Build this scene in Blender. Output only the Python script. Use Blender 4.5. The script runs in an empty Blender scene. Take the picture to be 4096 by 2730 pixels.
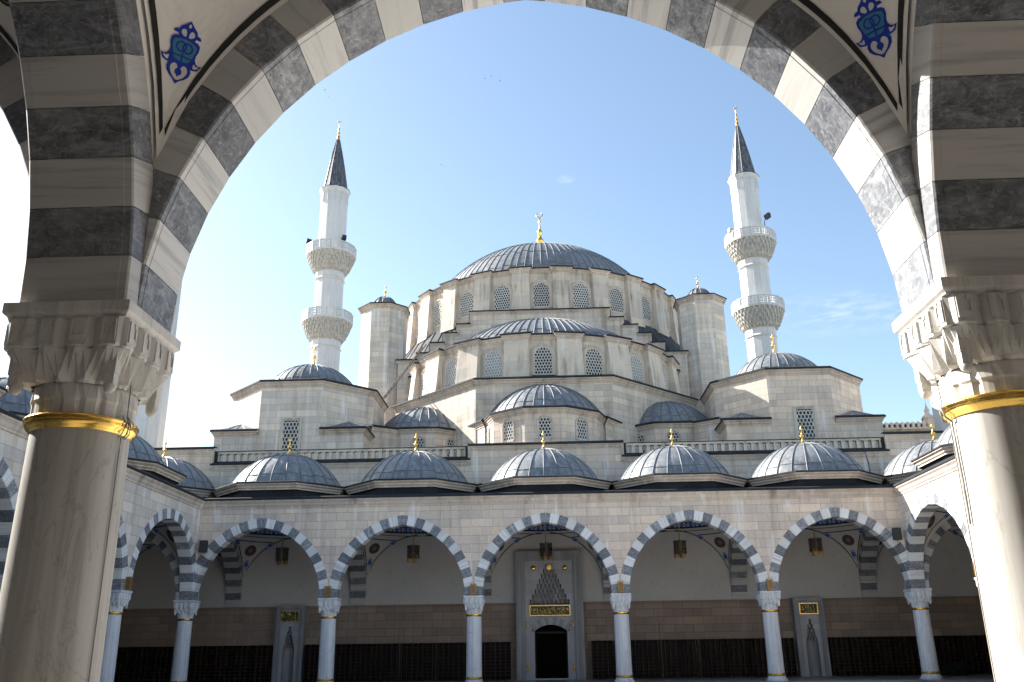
import bpy, math, random
from math import sin, cos, pi, sqrt, radians, atan2, acos, floor, ceil
from mathutils import Vector, Matrix
random.seed(7)
S = bpy.context.scene
COL = S.collection

# ------------------------------------------------------------------ camera, sky, sun, exposure
CF, PITCH, YAW, ROLL, CX, CZ = 3528.034, 0.3387, -0.0364, -0.0136, 0.0769, 2.0467
cam = bpy.data.cameras.new('camera'); camo = bpy.data.objects.new('camera', cam); COL.objects.link(camo)
cam.sensor_fit = 'HORIZONTAL'; cam.sensor_width = 36.0; cam.lens = 36.0 * CF / 4096.0
cam.clip_start = 0.05; cam.clip_end = 5000
_c, _s = cos(YAW), sin(YAW)
_f = Vector((_s * cos(PITCH), _c * cos(PITCH), sin(PITCH))); _r = Vector((_c, -_s, 0)); _u = _r.cross(_f)
_r2 = cos(ROLL) * _r + sin(ROLL) * _u; _u2 = -sin(ROLL) * _r + cos(ROLL) * _u
M4 = Matrix((( _r2.x, _u2.x, -_f.x, CX), (_r2.y, _u2.y, -_f.y, 0), (_r2.z, _u2.z, -_f.z, CZ), (0, 0, 0, 1)))
camo.matrix_world = M4
S.camera = camo

SUNV = Vector((-2.01, 1.0, 1.46)).normalized()
sl = bpy.data.lights.new('sun', 'SUN'); slo = bpy.data.objects.new('sun', sl); COL.objects.link(slo)
sl.energy = 5.0; sl.angle = radians(0.55); sl.color = (1.0, 0.95, 0.87)
slo.rotation_euler = SUNV.to_track_quat('Z', 'Y').to_euler(); slo.location = (-60, 60, 80)

W = bpy.data.worlds.new('World'); S.world = W; W.use_nodes = True
nt = W.node_tree; nt.nodes.clear()
out = nt.nodes.new('ShaderNodeOutputWorld'); bg = nt.nodes.new('ShaderNodeBackground')
sky = nt.nodes.new('ShaderNodeTexSky'); sky.sky_type = 'NISHITA'; sky.sun_disc = False
sky.sun_elevation = math.asin(SUNV.z); sky.sun_rotation = atan2(SUNV.x, SUNV.y)
sky.altitude = 700; sky.air_density = 1.0; sky.dust_density = 1.35; sky.ozone_density = 1.0
bg.inputs[1].default_value = 0.088
def wn(t, **k):
    n = nt.nodes.new(t)
    for a, b in k.items(): setattr(n, a, b)
    return n
tc = wn('ShaderNodeTexCoord')
cl_out = None
for (d, rad, sx) in (((0.3143, 0.8879, 0.3359), 0.055, 3.5), ((0.0312, 0.8685, 0.4948), 0.012, 1.8), ((0.36, 0.87, 0.325), 0.04, 4.0)):
    sub = wn('ShaderNodeVectorMath', operation='SUBTRACT'); nt.links.new(tc.outputs['Generated'], sub.inputs[0]); sub.inputs[1].default_value = d
    mp = wn('ShaderNodeMapping'); mp.inputs['Scale'].default_value = (1 / (rad * sx * .55), 1 / rad, 1 / (rad * .5)); nt.links.new(sub.outputs[0], mp.inputs[0])
    ln = wn('ShaderNodeVectorMath', operation='LENGTH'); nt.links.new(mp.outputs[0], ln.inputs[0])
    mr = wn('ShaderNodeMapRange'); mr.inputs[1].default_value = 1; mr.inputs[2].default_value = 0.0; nt.links.new(ln.outputs['Value'], mr.inputs[0])
    mp2 = wn('ShaderNodeMapping'); mp2.inputs['Scale'].default_value = (14, 14, 60); nt.links.new(tc.outputs['Generated'], mp2.inputs[0])
    no = wn('ShaderNodeTexNoise'); no.inputs['Scale'].default_value = 2.2; no.inputs['Detail'].default_value = 6; no.inputs['Roughness'].default_value = .62; nt.links.new(mp2.outputs[0], no.inputs['Vector'])
    rp = wn('ShaderNodeMapRange'); rp.inputs[1].default_value = .44; rp.inputs[2].default_value = .95; nt.links.new(no.outputs['Fac'], rp.inputs[0])
    mu = wn('ShaderNodeMath', operation='MULTIPLY'); nt.links.new(mr.outputs[0], mu.inputs[0]); nt.links.new(rp.outputs[0], mu.inputs[1])
    if cl_out is None: cl_out = mu
    else:
        ad = wn('ShaderNodeMath', operation='MAXIMUM'); nt.links.new(cl_out.outputs[0], ad.inputs[0]); nt.links.new(mu.outputs[0], ad.inputs[1]); cl_out = ad
mixc = wn('ShaderNodeMix', data_type='RGBA'); nt.links.new(cl_out.outputs[0], mixc.inputs[0]); nt.links.new(sky.outputs[0], mixc.inputs[6]); mixc.inputs[7].default_value = (3.6, 3.8, 4.3, 1)
tint = wn('ShaderNodeMix', data_type='RGBA', blend_type='MULTIPLY'); tint.inputs[0].default_value = 1; nt.links.new(mixc.outputs[2], tint.inputs[6]); tint.inputs[7].default_value = (.985, .98, .91, 1)
nt.links.new(tint.outputs[2], bg.inputs[0]); nt.links.new(bg.outputs[0], out.inputs[0])
S.view_settings.view_transform = 'Standard'; S.view_settings.look = 'None'; S.view_settings.exposure = 1.8; S.view_settings.gamma = 1
S.render.resolution_x = 1024; S.render.resolution_y = 682
S.cycles.max_bounces = 10; S.cycles.diffuse_bounces = 5; S.cycles.use_denoising = True

# ------------------------------------------------------------------ materials
class NT:
    def __init__(s, name):
        s.m = bpy.data.materials.new(name); s.m.use_nodes = True; s.t = s.m.node_tree; s.t.nodes.clear()
        s.o = s.n('ShaderNodeOutputMaterial'); s.b = s.n('ShaderNodeBsdfPrincipled'); s.l(s.b.outputs[0], s.o.inputs[0])
    def n(s, t, **k):
        x = s.t.nodes.new(t)
        for a, b in k.items(): setattr(x, a, b)
        return x
    def l(s, a, b): s.t.links.new(a, b)
    def coord(s, kind='Object', scale=(1, 1, 1), rand=True):
        tc = s.n('ShaderNodeTexCoord'); mp = s.n('ShaderNodeMapping'); mp.inputs['Scale'].default_value = scale
        src = tc.outputs[kind]
        if rand:
            oi = s.n('ShaderNodeObjectInfo'); ml = s.n('ShaderNodeMath', operation='MULTIPLY'); ml.inputs[1].default_value = 37.0; s.l(oi.outputs['Random'], ml.inputs[0])
            ad = s.n('ShaderNodeVectorMath', operation='ADD'); s.l(src, ad.inputs[0]); s.l(ml.outputs[0], ad.inputs[1]); src = ad.outputs[0]
        s.l(src, mp.inputs[0]); return mp.outputs[0]
    def noise(s, vec, scale, detail=4, rough=.55, dist=0):
        x = s.n('ShaderNodeTexNoise'); x.inputs['Scale'].default_value = scale; x.inputs['Detail'].default_value = detail; x.inputs['Roughness'].default_value = rough; x.inputs['Distortion'].default_value = dist
        s.l(vec, x.inputs['Vector']); return x.outputs['Fac']
    def rng(s, v, a, b, c=0., d=1.):
        x = s.n('ShaderNodeMapRange'); x.inputs[1].default_value = a; x.inputs[2].default_value = b; x.inputs[3].default_value = c; x.inputs[4].default_value = d
        s.l(v, x.inputs[0]); return x.outputs[0]
    def mix(s, f, a, b, mode='MIX'):
        x = s.n('ShaderNodeMix', data_type='RGBA', blend_type=mode)
        for i, v in ((0, f), (6, a), (7, b)):
            if isinstance(v, (int, float)): x.inputs[i].default_value = v
            elif isinstance(v, tuple): x.inputs[i].default_value = (*v, 1)
            else: s.l(v, x.inputs[i])
        return x.outputs[2]
    def math(s, op, a, b=0.):
        x = s.n('ShaderNodeMath', operation=op)
        for i, v in ((0, a), (1, b)):
            if isinstance(v, (int, float)): x.inputs[i].default_value = v
            else: s.l(v, x.inputs[i])
        return x.outputs[0]
    def bump(s, h, strength=.3, dist=.01):
        x = s.n('ShaderNodeBump'); x.inputs['Strength'].default_value = strength; x.inputs['Distance'].default_value = dist
        s.l(h, x.inputs['Height']); s.l(x.outputs[0], s.b.inputs['Normal'])
    def fin(s, col, rough=.6, metal=0., spec=None):
        if isinstance(col, tuple): s.b.inputs['Base Color'].default_value = (*col, 1)
        else: s.l(col, s.b.inputs['Base Color'])
        if isinstance(rough, (int, float)): s.b.inputs['Roughness'].default_value = rough
        else: s.l(rough, s.b.inputs['Roughness'])
        s.b.inputs['Metallic'].default_value = metal
        if spec is not None: s.b.inputs['Specular IOR Level'].default_value = spec
        return s.m

def m_stone(name, c1, c2, mortar, bw=.88, bh=.35, stain=.75, streak=.5, ms=.011):
    k = NT(name); uv = k.n('ShaderNodeTexCoord').outputs['UV']
    br = k.n('ShaderNodeTexBrick', offset=.5, offset_frequency=2); k.l(uv, br.inputs['Vector'])
    br.inputs['Color1'].default_value = (*c1, 1); br.inputs['Color2'].default_value = (*c2, 1); br.inputs['Mortar'].default_value = (*mortar, 1)
    br.inputs['Scale'].default_value = 1; br.inputs['Mortar Size'].default_value = ms; br.inputs['Mortar Smooth'].default_value = .2; br.inputs['Bias'].default_value = 0
    br.inputs['Brick Width'].default_value = bw; br.inputs['Row Height'].default_value = bh
    # a second, unequal grid so that the block tones do not alternate mechanically
    br2 = k.n('ShaderNodeTexBrick', offset=.37, offset_frequency=3); k.l(uv, br2.inputs['Vector'])
    br2.inputs['Color1'].default_value = (.8, .8, .83, 1); br2.inputs['Color2'].default_value = (1.1, 1.05, 1.0, 1); br2.inputs['Mortar'].default_value = (1, 1, 1, 1)
    br2.inputs['Scale'].default_value = 1; br2.inputs['Mortar Size'].default_value = 0; br2.inputs['Brick Width'].default_value = bw * 2; br2.inputs['Row Height'].default_value = bh
    c = k.mix(1., br.outputs['Color'], br2.outputs['Color'], 'MULTIPLY')
    ob = k.coord('Object', rand=False)
    big = k.noise(ob, .45, 5, .6); c = k.mix(k.rng(big, .35, .75, 0, .45), c, tuple(x * .78 for x in c1))
    fine = k.noise(ob, 9, 5, .65); c = k.mix(k.rng(fine, .3, .8, 0, .22), c, (.2, .18, .16))
    st = k.noise(k.coord('Object', (2.6, 2.6, .16), False), 1.0, 5, .6)
    patch = k.noise(ob, .8, 3, .5)
    f = k.math('MULTIPLY', k.rng(st, .47, .7, 0, streak), k.rng(patch, .36, .58))
    c = k.mix(f, c, (.22, .165, .125))
    st2 = k.noise(k.coord('Object', (2.2, 2.2, .12), False), 1.7, 3, .5)
    f2 = k.math('MULTIPLY', k.rng(st2, .55, .7, 0, stain), k.rng(patch, .62, .4))
    c = k.mix(f2, c, (.78, .76, .73))
    k.bump(k.math('ADD', k.math('MULTIPLY', br.outputs['Fac'], -1.), k.math('MULTIPLY', fine, .35)), .35, .01)
    return k.fin(c, .8, 0, .25)

def m_marble_white(name='white_marble', base=(.74, .74, .73), vein=(.3, .31, .33), amt=.75):
    k = NT(name); uv = k.coord('UV', (11, .5, 1), False)
    a = k.noise(uv, 1.1, 8, .66, .35); g = k.n('ShaderNodeNewGeometry').outputs['Random Per Island']
    gg = k.math('MULTIPLY', k.rng(a, .5, .7, 0, amt), k.rng(g, 0, 1, .35, 1.3)); c = k.mix(gg, base, vein)
    b = k.noise(k.coord('UV', (2.5, .5, 1), False), 1., 3); c = k.mix(k.rng(b, .4, .75, 0, .35), c, (.63, .6, .55))
    c = k.mix(1., c, k.mix(g, (.8, .8, .8), (1., 1., 1.)), 'MULTIPLY')
    ob = k.coord('Object', rand=False); f = k.noise(ob, 22, 4); k.bump(f, .06, .005)
    return k.fin(c, .42, 0, .4)
def m_marble_dark(name='grey_marble', q=1.):
    k = NT(name); ob = k.coord('UV', (1, .9, 1), False); g = k.n('ShaderNodeNewGeometry').outputs['Random Per Island']
    a = k.noise(ob, 9, 9, .74, .9); v = k.n('ShaderNodeTexVoronoi', feature='F1'); v.inputs['Scale'].default_value = 24; v.inputs['Randomness'].default_value = 1
    w = k.n('ShaderNodeVectorMath', operation='ADD'); k.l(ob, w.inputs[0]); k.l(k.math('MULTIPLY', a, .22), w.inputs[1]); k.l(w.outputs[0], v.inputs['Vector'])
    sp = k.n('ShaderNodeSeparateColor'); k.l(v.outputs['Color'], sp.inputs[0])
    c = k.mix(k.rng(a, .38, .66), tuple(x * q for x in (.085, .092, .105)), tuple(x * q for x in (.25, .26, .28)))
    cl = k.math('MULTIPLY', k.rng(sp.outputs[0], .62, .95, 0, .75), k.rng(v.outputs['Distance'], .55, .1, 0, 1)); c = k.mix(cl, c, tuple(x * q for x in (.42, .43, .45)))
    st = k.noise(k.coord('UV', (6, 1.4, 1), False), 1.6, 7, .68, .8); f = k.math('MULTIPLY', k.rng(st, .5, .68, 0, .8), k.rng(g, .3, .8)); c = k.mix(f, c, tuple(x * q for x in (.4, .415, .44)))
    th = k.noise(k.coord('UV', (2.2, 1.2, 1), False), 2.3, 4, .5, 2.2); c = k.mix(k.rng(k.math('ABSOLUTE', k.math('SUBTRACT', th, .5)), .012, .0, 0, .5), c, tuple(x * q for x in (.5, .5, .5)))
    c = k.mix(1., c, k.mix(g, (.7, .71, .74), (1.15, 1.15, 1.15)), 'MULTIPLY')
    return k.fin(c, .45, 0, .4)
def m_column(name, base, dark, warm):
    k = NT(name); a = k.noise(k.coord('Object', (6, 6, .22)), 1.5, 8, .66, .25)
    c = k.mix(k.rng(a, .44, .68, 0, .9), base, dark)
    b = k.noise(k.coord('Object', (7, 7, .15)), 1.3, 4); c = k.mix(k.rng(b, .5, .75, 0, .4), c, warm)
    d = k.noise(k.coord('Object', (1.2, 1.2, 1.2)), 1.0, 5); c = k.mix(k.rng(d, .45, .8, 0, .3), c, dark)
    vv = k.noise(k.coord('Object', (1.1, 1.1, .5)), 1.6, 6, .6, 1.6); c = k.mix(k.rng(k.math('ABSOLUTE', k.math('SUBTRACT', vv, .5)), .014, 0, 0, .35), c, tuple(x * .6 for x in dark))
    return k.fin(c, k.rng(a, .3, .7, .42, .6), 0, .35)
def m_lead(name='lead', base=(.12, .127, .137), pale=(.245, .256, .27)):
    k = NT(name); uv = k.n('ShaderNodeTexCoord').outputs['UV']
    br = k.n('ShaderNodeTexBrick', offset=.5); k.l(uv, br.inputs['Vector']); br.inputs['Color1'].default_value = (0, 0, 0, 1); br.inputs['Color2'].default_value = (1, 1, 1, 1); br.inputs['Mortar Size'].default_value = 0
    br.inputs['Scale'].default_value = 1; br.inputs['Brick Width'].default_value = 1; br.inputs['Row Height'].default_value = 1; br.inputs['Bias'].default_value = 0
    ob = k.coord('Object', (1, 1, 1)); n = k.noise(ob, 2.2, 6, .6); n2 = k.noise(k.coord('Object', (5, 5, .9)), 1.2, 5, .6)
    f = k.math('ADD', k.math('MULTIPLY', br.outputs['Color'], .38), k.math('MULTIPLY', k.rng(n, .3, .72), .62))
    c = k.mix(f, base, pale); c = k.mix(k.rng(n2, .5, .72, 0, .6), c, (.38, .39, .4)); c = k.mix(k.rng(n2, .42, .25, 0, .5), c, (.06, .066, .078))
    k.bump(k.noise(ob, 5, 3), .25, .02)
    return k.fin(c, k.rng(n, .3, .7, .42, .62), .2, .5)
def m_plain(name, col, rough=.6, metal=0., spec=None, var=.0, scale=4., emit=None):
    k = NT(name)
    if var:
        n = k.noise(k.coord('Object'), scale, 5, .6); c = k.mix(k.rng(n, .3, .75), tuple(x * (1 - var) for x in col), tuple(min(1, x * (1 + var * .5)) for x in col))
    else: c = col
    return k.fin(c, rough, metal, spec)
def m_gold(name='gold'):
    k = NT(name); n = k.noise(k.coord('Object'), 14, 4); c = k.mix(n, (.86, .5, .09), (.98, .68, .2)); return k.fin(c, k.rng(n, .3, .7, .16, .34), 1.)
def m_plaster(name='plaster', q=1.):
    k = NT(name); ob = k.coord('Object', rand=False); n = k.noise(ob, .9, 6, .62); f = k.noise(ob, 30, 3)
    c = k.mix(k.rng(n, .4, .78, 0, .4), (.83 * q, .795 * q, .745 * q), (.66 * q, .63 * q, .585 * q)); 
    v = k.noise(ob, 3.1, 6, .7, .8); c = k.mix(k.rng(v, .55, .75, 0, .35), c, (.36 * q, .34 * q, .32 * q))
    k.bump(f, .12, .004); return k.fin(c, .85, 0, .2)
def m_band():
    k = NT('painted_band'); uv = k.n('ShaderNodeTexCoord').outputs['UV']; sx = k.n('ShaderNodeSeparateXYZ'); k.l(uv, sx.inputs[0])
    u = k.math('SUBTRACT', k.math('FRACT', k.math('DIVIDE', sx.outputs[0], .44)), .5); v = sx.outputs[1]   # v 0..1
    au = k.math('ABSOLUTE', u)
    def ell(cu, cv, ru, rv, src=au):
        a = k.math('POWER', k.math('DIVIDE', k.math('ABSOLUTE', k.math('SUBTRACT', src, cu)), ru), 2.)
        b = k.math('POWER', k.math('DIVIDE', k.math('ABSOLUTE', k.math('SUBTRACT', v, cv)), rv), 2.)
        return k.math('ADD', a, b)
    def inside(d, r=1.): return k.math('LESS_THAN', d, r)
    c = k.mix(inside(ell(.5, .62, .2, .42)), (.02, .075, .27), (.03, .16, .42))
    c = k.mix(inside(ell(.5, .62, .09, .2)), c, (.015, .04, .2))
    for cu, cv, ru, rv in ((.2, .3, .13, .16), (.12, .72, .09, .2)):
        e = ell(cu, cv, ru, rv); ring = k.math('SUBTRACT', inside(e), inside(e, .42)); c = k.mix(ring, c, (.7, .66, .6))
    c = k.mix(inside(ell(0, .55, .1, .25)), c, (.13, .02, .03)); c = k.mix(inside(ell(0, .9, .05, .1)), c, (.12, .02, .03))
    c = k.mix(k.math('LESS_THAN', v, .1), c, (.012, .012, .013)); c = k.mix(k.math('GREATER_THAN', v, .96), c, (.012, .012, .013))
    return k.fin(c, .7, 0, .3)
def m_smoke():
    k = NT('smoked_glass'); k.b.inputs['Base Color'].default_value = (.045, .035, .03, 1); k.b.inputs['Roughness'].default_value = .15
    tr = k.n('ShaderNodeBsdfTransparent'); tr.inputs[0].default_value = (.62, .58, .54, 1); mx = k.n('ShaderNodeMixShader'); mx.inputs[0].default_value = .4
    k.l(tr.outputs[0], mx.inputs[1]); k.l(k.b.outputs[0], mx.inputs[2]); k.l(mx.outputs[0], k.o.inputs[0]); return k.m
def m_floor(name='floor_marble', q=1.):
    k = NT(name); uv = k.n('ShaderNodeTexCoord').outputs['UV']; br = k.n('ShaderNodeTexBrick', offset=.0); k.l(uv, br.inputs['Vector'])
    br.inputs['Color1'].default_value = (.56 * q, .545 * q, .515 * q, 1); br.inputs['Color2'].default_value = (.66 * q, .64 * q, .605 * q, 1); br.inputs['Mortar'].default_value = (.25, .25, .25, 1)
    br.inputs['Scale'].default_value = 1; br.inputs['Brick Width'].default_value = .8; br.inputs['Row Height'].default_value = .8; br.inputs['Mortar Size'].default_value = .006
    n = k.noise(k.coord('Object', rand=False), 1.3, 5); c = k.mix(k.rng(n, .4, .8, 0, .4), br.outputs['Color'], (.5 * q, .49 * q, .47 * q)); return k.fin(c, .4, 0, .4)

STONE = m_stone('limestone', (.78, .665, .545), (.63, .54, .465), (.37, .305, .25))
STONEW = m_stone('limestone_pale', (.74, .675, .585), (.62, .565, .5), (.4, .36, .31), .95, .36)
STONEM = m_stone('limestone_weathered', (.71, .64, .54), (.6, .54, .465), (.36, .315, .265), .85, .34, .35, .75)
STONET = m_stone('limestone_smooth', (.69, .62, .525), (.62, .555, .475), (.46, .405, .34), 3.2, 1.1, .35, .95, .004)
CORN = m_stone('cornice_stone', (.62, .53, .44), (.55, .48, .41), (.47, .41, .35), 1.4, 3.0, .5, .8, .006)
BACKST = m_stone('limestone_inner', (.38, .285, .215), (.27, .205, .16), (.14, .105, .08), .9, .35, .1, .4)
MW = m_marble_white(); MD = m_marble_dark()
MD3 = m_marble_dark('dark_streaked_marble', .78); MW3 = m_marble_white('streaked_marble', (.47, .46, .44), (.2, .2, .205), .9)
MWN = m_marble_white('arch_marble', (.58, .575, .56), (.22, .225, .235), .9); MW2 = m_marble_white('pale_grey_marble', (.4, .4, .41), (.25, .255, .27), .6)
MG = m_marble_white('moulding_marble', (.27, .272, .28), (.17, .173, .18), .6)
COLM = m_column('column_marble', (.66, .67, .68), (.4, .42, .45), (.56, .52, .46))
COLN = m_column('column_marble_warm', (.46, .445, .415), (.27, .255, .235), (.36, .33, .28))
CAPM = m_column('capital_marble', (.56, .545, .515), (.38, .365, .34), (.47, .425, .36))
MINA = m_column('minaret_stone', (.6, .6, .595), (.47, .47, .47), (.54, .52, .48))
MINC = m_plain('minaret_carving', (.5, .48, .44), .8, 0, .2, .35, 3.)
LEAD = m_lead(); LEADR = m_plain('lead_skirt', (.09, .095, .105), .85, 0, .1, .5, 1.2); LEADD = m_plain('lead_dark', (.03, .032, .037), .75, 0, .2, .45, 1.5); RIB = m_plain('lead_seam', (.15, .155, .165), .6, .1, .4, .3)
CONE = m_lead('cone_lead', (.05, .052, .058), (.085, .09, .1))
GOLD = m_gold(); BRASS = m_plain('aged_brass', (.5, .3, .08), .4, .8, .5, .3, 9)
PLAS = m_plaster(); PLASF = m_plaster('plaster_shaded', .62); BAND = m_band(); BLACK = m_plain('black_paint', (.012, .012, .012), .6)  # second plaster is the same one darkened, far portico shade put into its colour
BLUE = m_plain('blue_paint', (.015, .045, .42), .6, 0, .3, .3, 14); TEAL = m_plain('teal_paint', (.05, .21, .32), .6, 0, .3, .1); CREAM = m_plain('cream_paint', (.6, .58, .54), .8)
TAN = m_plain('tan_paint', (.36, .31, .26), .8); RED = m_plain('maroon_paint', (.085, .035, .032), .7, 0, .3, .2); GLASSW = m_plain('window_glass', (.018, .021, .025), .25, 0, .35, .5, 1.2)
GLASSP = m_plain('dusty_glass', (.3, .35, .37), .2, 0, .6, .4, 1.2); LATT = m_plain('lattice_plaster', (.66, .64, .6), .8, 0, .2, .12)
SMOKE = m_smoke(); AMBER = m_plain('amber_glass', (.22, .125, .045), .3, 0, .5, .3, 12); WOODD = m_plain('dark_wood', (.02, .012, .009), .55, 0, .3, .3); WOODE = m_plain('rack_edge_wood', (.065, .04, .023), .5, 0, .35, .4, 2)
DOORB = m_plain('doorway_shade', (.004, .004, .004), 1., 0, 0.); GREEN = m_plain('green_enamel', (.012, .05, .025), .45, 0, .4, .2); FLOOR = m_floor(); PFLOOR = m_floor('portico_floor_marble', .36)
SPK = m_plain('speaker_black', (.012, .012, .013), .5); WIRE = m_plain('cable_grey', (.24, .215, .185), .6); RUST = m_plain('rusty_steel', (.07, .045, .035), .7, .3, .3, .4, 6)

# ------------------------------------------------------------------ mesh builder
class MB:
    def __init__(s): s.v = []; s.f = []; s.m = []; s.sm = []; s.uv = {}
    def add(s, pts): i = len(s.v); s.v.extend([tuple(p) for p in pts]); return i
    def face(s, idx, m=0, smooth=False, uv=None):
        if uv is not None: s.uv[len(s.f)] = uv
        s.f.append(tuple(idx)); s.m.append(m); s.sm.append(smooth)
    def poly(s, pts, m=0, uv=None, smooth=False): i = s.add(pts); s.face(range(i, i + len(pts)), m, smooth, uv)
    def box(s, x0, x1, y0, y1, z0, z1, m=0):
        i = s.add([(x0, y0, z0), (x1, y0, z0), (x1, y1, z0), (x0, y1, z0), (x0, y0, z1), (x1, y0, z1), (x1, y1, z1), (x0, y1, z1)])
        for q in ((0, 3, 2, 1), (4, 5, 6, 7), (0, 1, 5, 4), (1, 2, 6, 5), (2, 3, 7, 6), (3, 0, 4, 7)): s.face([i + k for k in q], m)
    def obox(s, c, ax, ay, az, m=0):   # oriented box by half axes
        c = Vector(c); ax = Vector(ax); ay = Vector(ay); az = Vector(az)
        i = s.add([c - ax - ay - az, c + ax - ay - az, c + ax + ay - az, c - ax + ay - az, c - ax - ay + az, c + ax - ay + az, c + ax + ay + az, c - ax + ay + az])
        for q in ((0, 3, 2, 1), (4, 5, 6, 7), (0, 1, 5, 4), (1, 2, 6, 5), (2, 3, 7, 6), (3, 0, 4, 7)): s.face([i + k for k in q], m)
    def prism(s, poly, z0, z1, m=0, caps=True, topm=None):   # poly ccw
        n = len(poly); a = s.add([(x, y, z0) for x, y in poly]); b = s.add([(x, y, z1) for x, y in poly])
        for k in range(n): s.face((a + k, a + (k + 1) % n, b + (k + 1) % n, b + k), m)
        if caps: s.face([b + k for k in range(n)], m if topm is None else topm); s.face([a + k for k in reversed(range(n))], m)
    def loft(s, rings, m=0, smooth=False, closed=True, caps=(False, False), mats=None):
        ids = [s.add(r) for r in rings]; n = len(rings[0])
        for j in range(len(rings) - 1):
            mm = m if mats is None else mats[j]
            for k in range(n if closed else n - 1): s.face((ids[j] + k, ids[j] + (k + 1) % n, ids[j + 1] + (k + 1) % n, ids[j + 1] + k), mm, smooth)
        if caps[0]: s.face([ids[0] + k for k in reversed(range(n))], m)
        if caps[1]: s.face([ids[-1] + k for k in range(n)], m)
    def lathe(s, prof, n=24, c=(0, 0), m=0, smooth=True, a0=0, a1=2 * pi, off=0):
        full = abs(a1 - a0 - 2 * pi) < 1e-6; cnt = n if full else n + 1
        rings = [[(c[0] + r * cos(a0 + off + (a1 - a0) * k / n), c[1] + r * sin(a0 + off + (a1 - a0) * k / n), z) for k in range(cnt)] for r, z in prof]
        s.loft(rings, m, smooth, full)
    def tube(s, pts, r, n=6, m=0):
        pts = [Vector(p) for p in pts]; rings = []
        for i, p in enumerate(pts):
            t = (pts[min(i + 1, len(pts) - 1)] - pts[max(i - 1, 0)]).normalized()
            a = t.cross(Vector((0, 0, 1))); a = a.normalized() if a.length > 1e-3 else Vector((1, 0, 0)); b = t.cross(a)
            rr = r[i] if isinstance(r, (list, tuple)) else r
            rings.append([p + (a * cos(2 * pi * k / n) + b * sin(2 * pi * k / n)) * rr for k in range(n)])
        s.loft(rings, m, n > 5, True, (True, True))
    def xf(s, M): s.v = [tuple(M @ Vector(p)) for p in s.v]; return s
    def join(s, o, M=None):
        i = len(s.v); s.v.extend([tuple(M @ Vector(p)) if M else p for p in o.v])
        for k, f in enumerate(o.f):
            if k in o.uv: s.uv[len(s.f)] = o.uv[k]
            s.f.append(tuple(a + i for a in f)); s.m.append(o.m[k]); s.sm.append(o.sm[k])
    def build(s, name, mats, parent=None, origin=(0, 0, 0)):
        ox, oy, oz = origin; me = bpy.data.meshes.new(name)
        me.from_pydata([(x - ox, y - oy, z - oz) for x, y, z in s.v], [], s.f)
        if not isinstance(mats, (list, tuple)): mats = [mats]
        for mt in mats: me.materials.append(mt)
        me.polygons.foreach_set('material_index', s.m); me.polygons.foreach_set('use_smooth', s.sm)
        uvl = me.uv_layers.new(name='UVMap'); buf = [0.] * (2 * len(me.loops))
        for pi_, p in enumerate(me.polygons):
            if pi_ in s.uv:
                for j, li in enumerate(p.loop_indices): buf[2 * li], buf[2 * li + 1] = s.uv[pi_][j]
                continue
            n = p.normal; h = sqrt(n.x * n.x + n.y * n.y)
            for li in p.loop_indices:
                x, y, z = s.v[me.loops[li].vertex_index]
                if h > .55: buf[2 * li] = (-n.y * x + n.x * y) / h; buf[2 * li + 1] = z
                else: buf[2 * li] = x; buf[2 * li + 1] = y
        uvl.data.foreach_set('uv', buf); me.update()
        o = bpy.data.objects.new(name, me); COL.objects.link(o)
        if parent: o.parent = parent
        if not parent or origin == (0, 0, 0): o.location = origin
        return o
def thing(name, label, cat, loc=(0, 0, 0), rot=0., group=None):
    o = bpy.data.objects.new(name, None); COL.objects.link(o); o.location = loc; o.rotation_euler = (0, 0, rot); o.empty_display_size = .2
    tag(o, label, cat, group); return o
def tag(o, label, cat, group=None):
    o['label'] = label; o['category'] = cat
    if group: o['group'] = group
    return o
def dup(o, parent=None, loc=None, rot=None, label=None, scale=None):
    c = o.copy(); COL.objects.link(c)
    if parent is not None: c.parent = parent
    if loc is not None: c.location = loc
    if rot is not None: c.rotation_euler = (0, 0, rot)
    if scale is not None: c.scale = scale
    if label: c['label'] = label
    for ch in [x for x in o.children]: dup(ch, c)
    return c
def structure(o): o['kind'] = 'structure'; return o

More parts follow.
